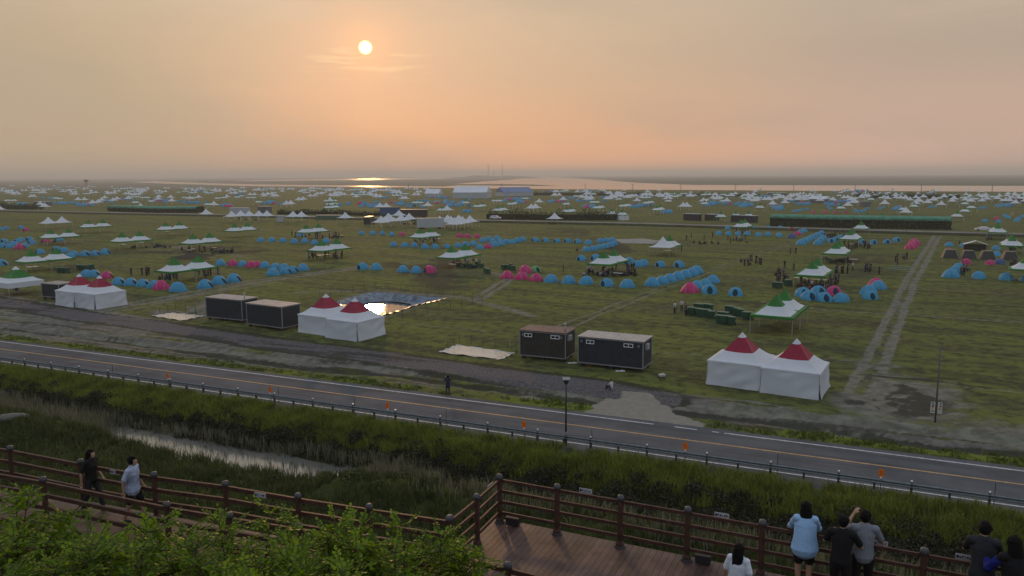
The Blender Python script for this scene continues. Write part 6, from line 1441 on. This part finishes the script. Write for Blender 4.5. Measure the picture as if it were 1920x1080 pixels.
blades('reeds', 'pale reeds growing below the deck', 2600, -24, 20, 37.5, 41.5, .5, 1.2, .028, MG_reed, 3, lean=.2, clump=.5)
blades('grass', 'low green grass strip along the far side of the road', 7000, -95, 60, 57.4, 60.5, .06, .26, .05, MG_verge, 4, clump=.5, keep=lambda a, t, x, y: ~inpoly(x, y, APRON) & (t < 57.5+3.0*fbm(a/6, t/4, 3, 31)) & (fbm(a/7, t/3, 3, 35) > .40))
# dark bramble mass on the lower bank: leaf clusters over lumpy mounds
def mounds(name, label, n, a0, a1, t0, t1, rmin, rmax, m, keep=None):
    Vs = []; Fs = []; base = 0
    for i in range(n):
        a = rng.uniform(a0, a1); t = rng.uniform(t0, t1); x, y = RD.x*a+RN.x*t, RD.y*a+RN.y*t
        if abs(x) > y*.74+3: continue
        if keep and not keep(a, t): continue
        r = rng.uniform(rmin, rmax); nl = int(520*r*r)+90
        d = rng.normal(size=(nl, 3)); d /= np.linalg.norm(d, axis=1)[:, None]; d[:, 2] = np.abs(d[:, 2])
        rad = r*(.55+.5*rng.random(nl))[:, None]; c = np.array([x, y, float(terrain(x, y))])+d*rad*np.array([1.25, 1.25, .85])
        u = rng.normal(size=(nl, 3)); u /= np.linalg.norm(u, axis=1)[:, None]; v = np.cross(u, rng.normal(size=(nl, 3))); v /= np.linalg.norm(v, axis=1)[:, None]
        s_ = rng.uniform(.03, .075, nl)[:, None]; P4 = np.stack([c+u*s_*1.6, c+v*s_, c-u*s_*1.6, c-v*s_], 1).reshape(-1, 3)
        Vs.append(P4); Fs.append(base+np.arange(nl*4).reshape(-1, 4)); base += nl*4
    o = np_mesh(name, np.concatenate(Vs), np.concatenate(Fs), m); tag(o, label, 'undergrowth', kind='stuff'); return o
mounds('undergrowth', 'dark brambles on the lower slope of the road bank', 700, -85, 60, 43.8, 46.6, .30, .70, MG_dark)
mounds('undergrowth', 'dark bushes between the deck and the road bank', 210, -30, 35, 40.5, 44.5, .5, 1.2, MG_dark)
mounds('undergrowth', 'weedy clumps in the grass before the creek', 120, -75, 20, 31, 38.5, .3, .7, MG_near)

# leafy shrubs at the bottom left, each its own plant with arching twigs of small leaflets
M_leaf = leafmat('bright_shrub_leaves', (.035, .09, .004), (.28, .43, .012), .48, .45, 1.3)
M_twig = mat('brown_twigs', (.06, .045, .03), .8, .2)
SL = ['leftmost leafy shrub at the bottom edge below the far fence post', 'leafy shrub below the walker in dark clothes', 'leafy shrub below the walker in the pale blue shirt', 'leafy shrub with open twigs right of the pale blue walker', 'tall bright leafy shrub at lower left, rising to the near railing', 'leafy shrub below the boardwalk notice', 'leafy shrub with one tall sprig over the near railing', 'leafy shrub below the third boardwalk post from the deck', 'bright leafy shrub touching the boardwalk railing', 'bright leafy shrub with loose twigs left of the deck corner', 'rightmost leafy shrub in front of the near railing', 'low leafy shrub at the bottom left corner', 'low leafy shrub at the bottom edge left of centre', 'low leafy shrub at the bottom edge near the deck', 'low broad shrub filling the bottom edge at left']
SH = [(20, 910, 11.0, 1.2), (105, 975, 10.6, 1.0), (205, 1000, 10.2, 1.0), (315, 965, 10.8, .9), (425, 948, 10.3, 1.25), (520, 950, 10.9, 1.0), (600, 938, 10.8, 1.15), (665, 945, 10.6, 1.0), (745, 975, 10.6, .95), (800, 958, 11.0, .85), (842, 1005, 10.7, .7), (60, 1000, 9.0, 1.2), (340, 1010, 9.0, 1.3), (640, 1020, 9.2, 1.2), (180, 1010, 8.9, 1.2), (490, 1012, 9.1, 1.2), (770, 1030, 9.6, .9)]
SL += ['low leafy shrub at the bottom edge below the tall bright one', 'low leafy shrub at the bottom edge beside the rightmost one']
def shrub(px, py, Y, rad, label):
    top = PY(px, py, Y); g = float(terrain(top.x, top.y)); hgt = top.z-g-.22
    e = empty('leafy_shrub', (top.x, top.y, g), 0, label, 'shrub', 'leafy shrubs in front of the boardwalk'); r_ = random.Random(int(px*7+py))
    tw = MB(); V = []; Fc = []
    nst = 13; 
    for s_ in range(nst):
        az = r_.uniform(0, 6.28); ou = rad*r_.uniform(.15, .95); ztop_ = hgt*(1.0 if s_ < 2 else r_.uniform(.70, 1.0))*(1-.30*(ou/rad)**2)
        b = Vector((r_.uniform(-.25, .25), r_.uniform(-.25, .25), 0)); p1 = b+Vector((math.cos(az)*ou*.35, math.sin(az)*ou*.35, ztop_*.5)); p2 = b+Vector((math.cos(az)*ou*.8, math.sin(az)*ou*.8, ztop_*.88)); p3 = b+Vector((math.cos(az)*ou*1.12, math.sin(az)*ou*1.12, ztop_))
        pts = []
        for k in range(11):
            t = k/10; a_ = b.lerp(p1, t); c_ = p1.lerp(p2, t); d_ = p2.lerp(p3, t); pts.append((a_.lerp(c_, t)).lerp(c_.lerp(d_, t), t))
        tw.tube(pts, [.022*(1-.8*k/10) for k in range(11)], 5, False)
        for k in range(2, 11):
            for j in range(5 if k > 4 else 3):
                o_ = pts[k]; az2 = r_.uniform(0, 6.28); el = r_.uniform(-.15, .9); L_ = r_.uniform(.22, .48)
                d_ = Vector((math.cos(az2)*math.cos(el), math.sin(az2)*math.cos(el), math.sin(el))); end = o_+d_*L_+Vector((0, 0, -.10*L_)); tw.tube([o_, o_.lerp(end, .55)+Vector((0, 0, .03)), end], .005, 3, False)
                sd = d_.cross(Vector((r_.uniform(-.3, .3), r_.uniform(-.3, .3), 1))).normalized(); up = sd.cross(d_)
                nl = 6
                for q_ in range(nl+1):
                    c = o_.lerp(end, .25+.75*q_/nl)
                    for sg in ((-1, 1) if q_ < nl else (0,)):
                        ax = (sd*sg*.9+d_*(.5 if sg else 1)+up*r_.uniform(-.45, .45)).normalized(); wv = ax.cross(up+Vector((r_.uniform(-.5, .5), r_.uniform(-.5, .5), 0))).normalized(); l_ = r_.uniform(.045, .085); w__ = l_*.36; n0 = len(V)
                        V += [c, c+ax*l_*.5+wv*w__, c+ax*l_, c+ax*l_*.5-wv*w__]; Fc.append((n0, n0+1, n0+2, n0+3))
    np_mesh('foliage', np.array([tuple(v) for v in V]), np.array(Fc), M_leaf, e); tw.build('twigs', M_twig, e)
for (px, py, Y, rad), lb in zip(SH, SL): shrub(px, py, Y, rad, lb)
# ------------------------------------------------------------------ haze
hb = MB(); hb.box((0, 11000, 42), (60000, 30000, 94)); 
hm = bpy.data.materials.new('haze_air'); hm.use_nodes = True; hn = NT(hm.node_tree); hn.n.clear()
ho = hn.node('ShaderNodeOutputMaterial'); hv = hn.node('ShaderNodeVolumePrincipled')
hv.inputs['Color'].default_value = (0.97, 0.90, 0.82, 1); hv.inputs['Density'].default_value = 0.00022; hv.inputs['Anisotropy'].default_value = 0.15
hn.l.new(hv.outputs[0], ho.inputs['Volume'])
hz = hb.build('haze', hm); hz['kind'] = 'stuff'; hz['label'] = 'pale evening haze over the whole flat camp'
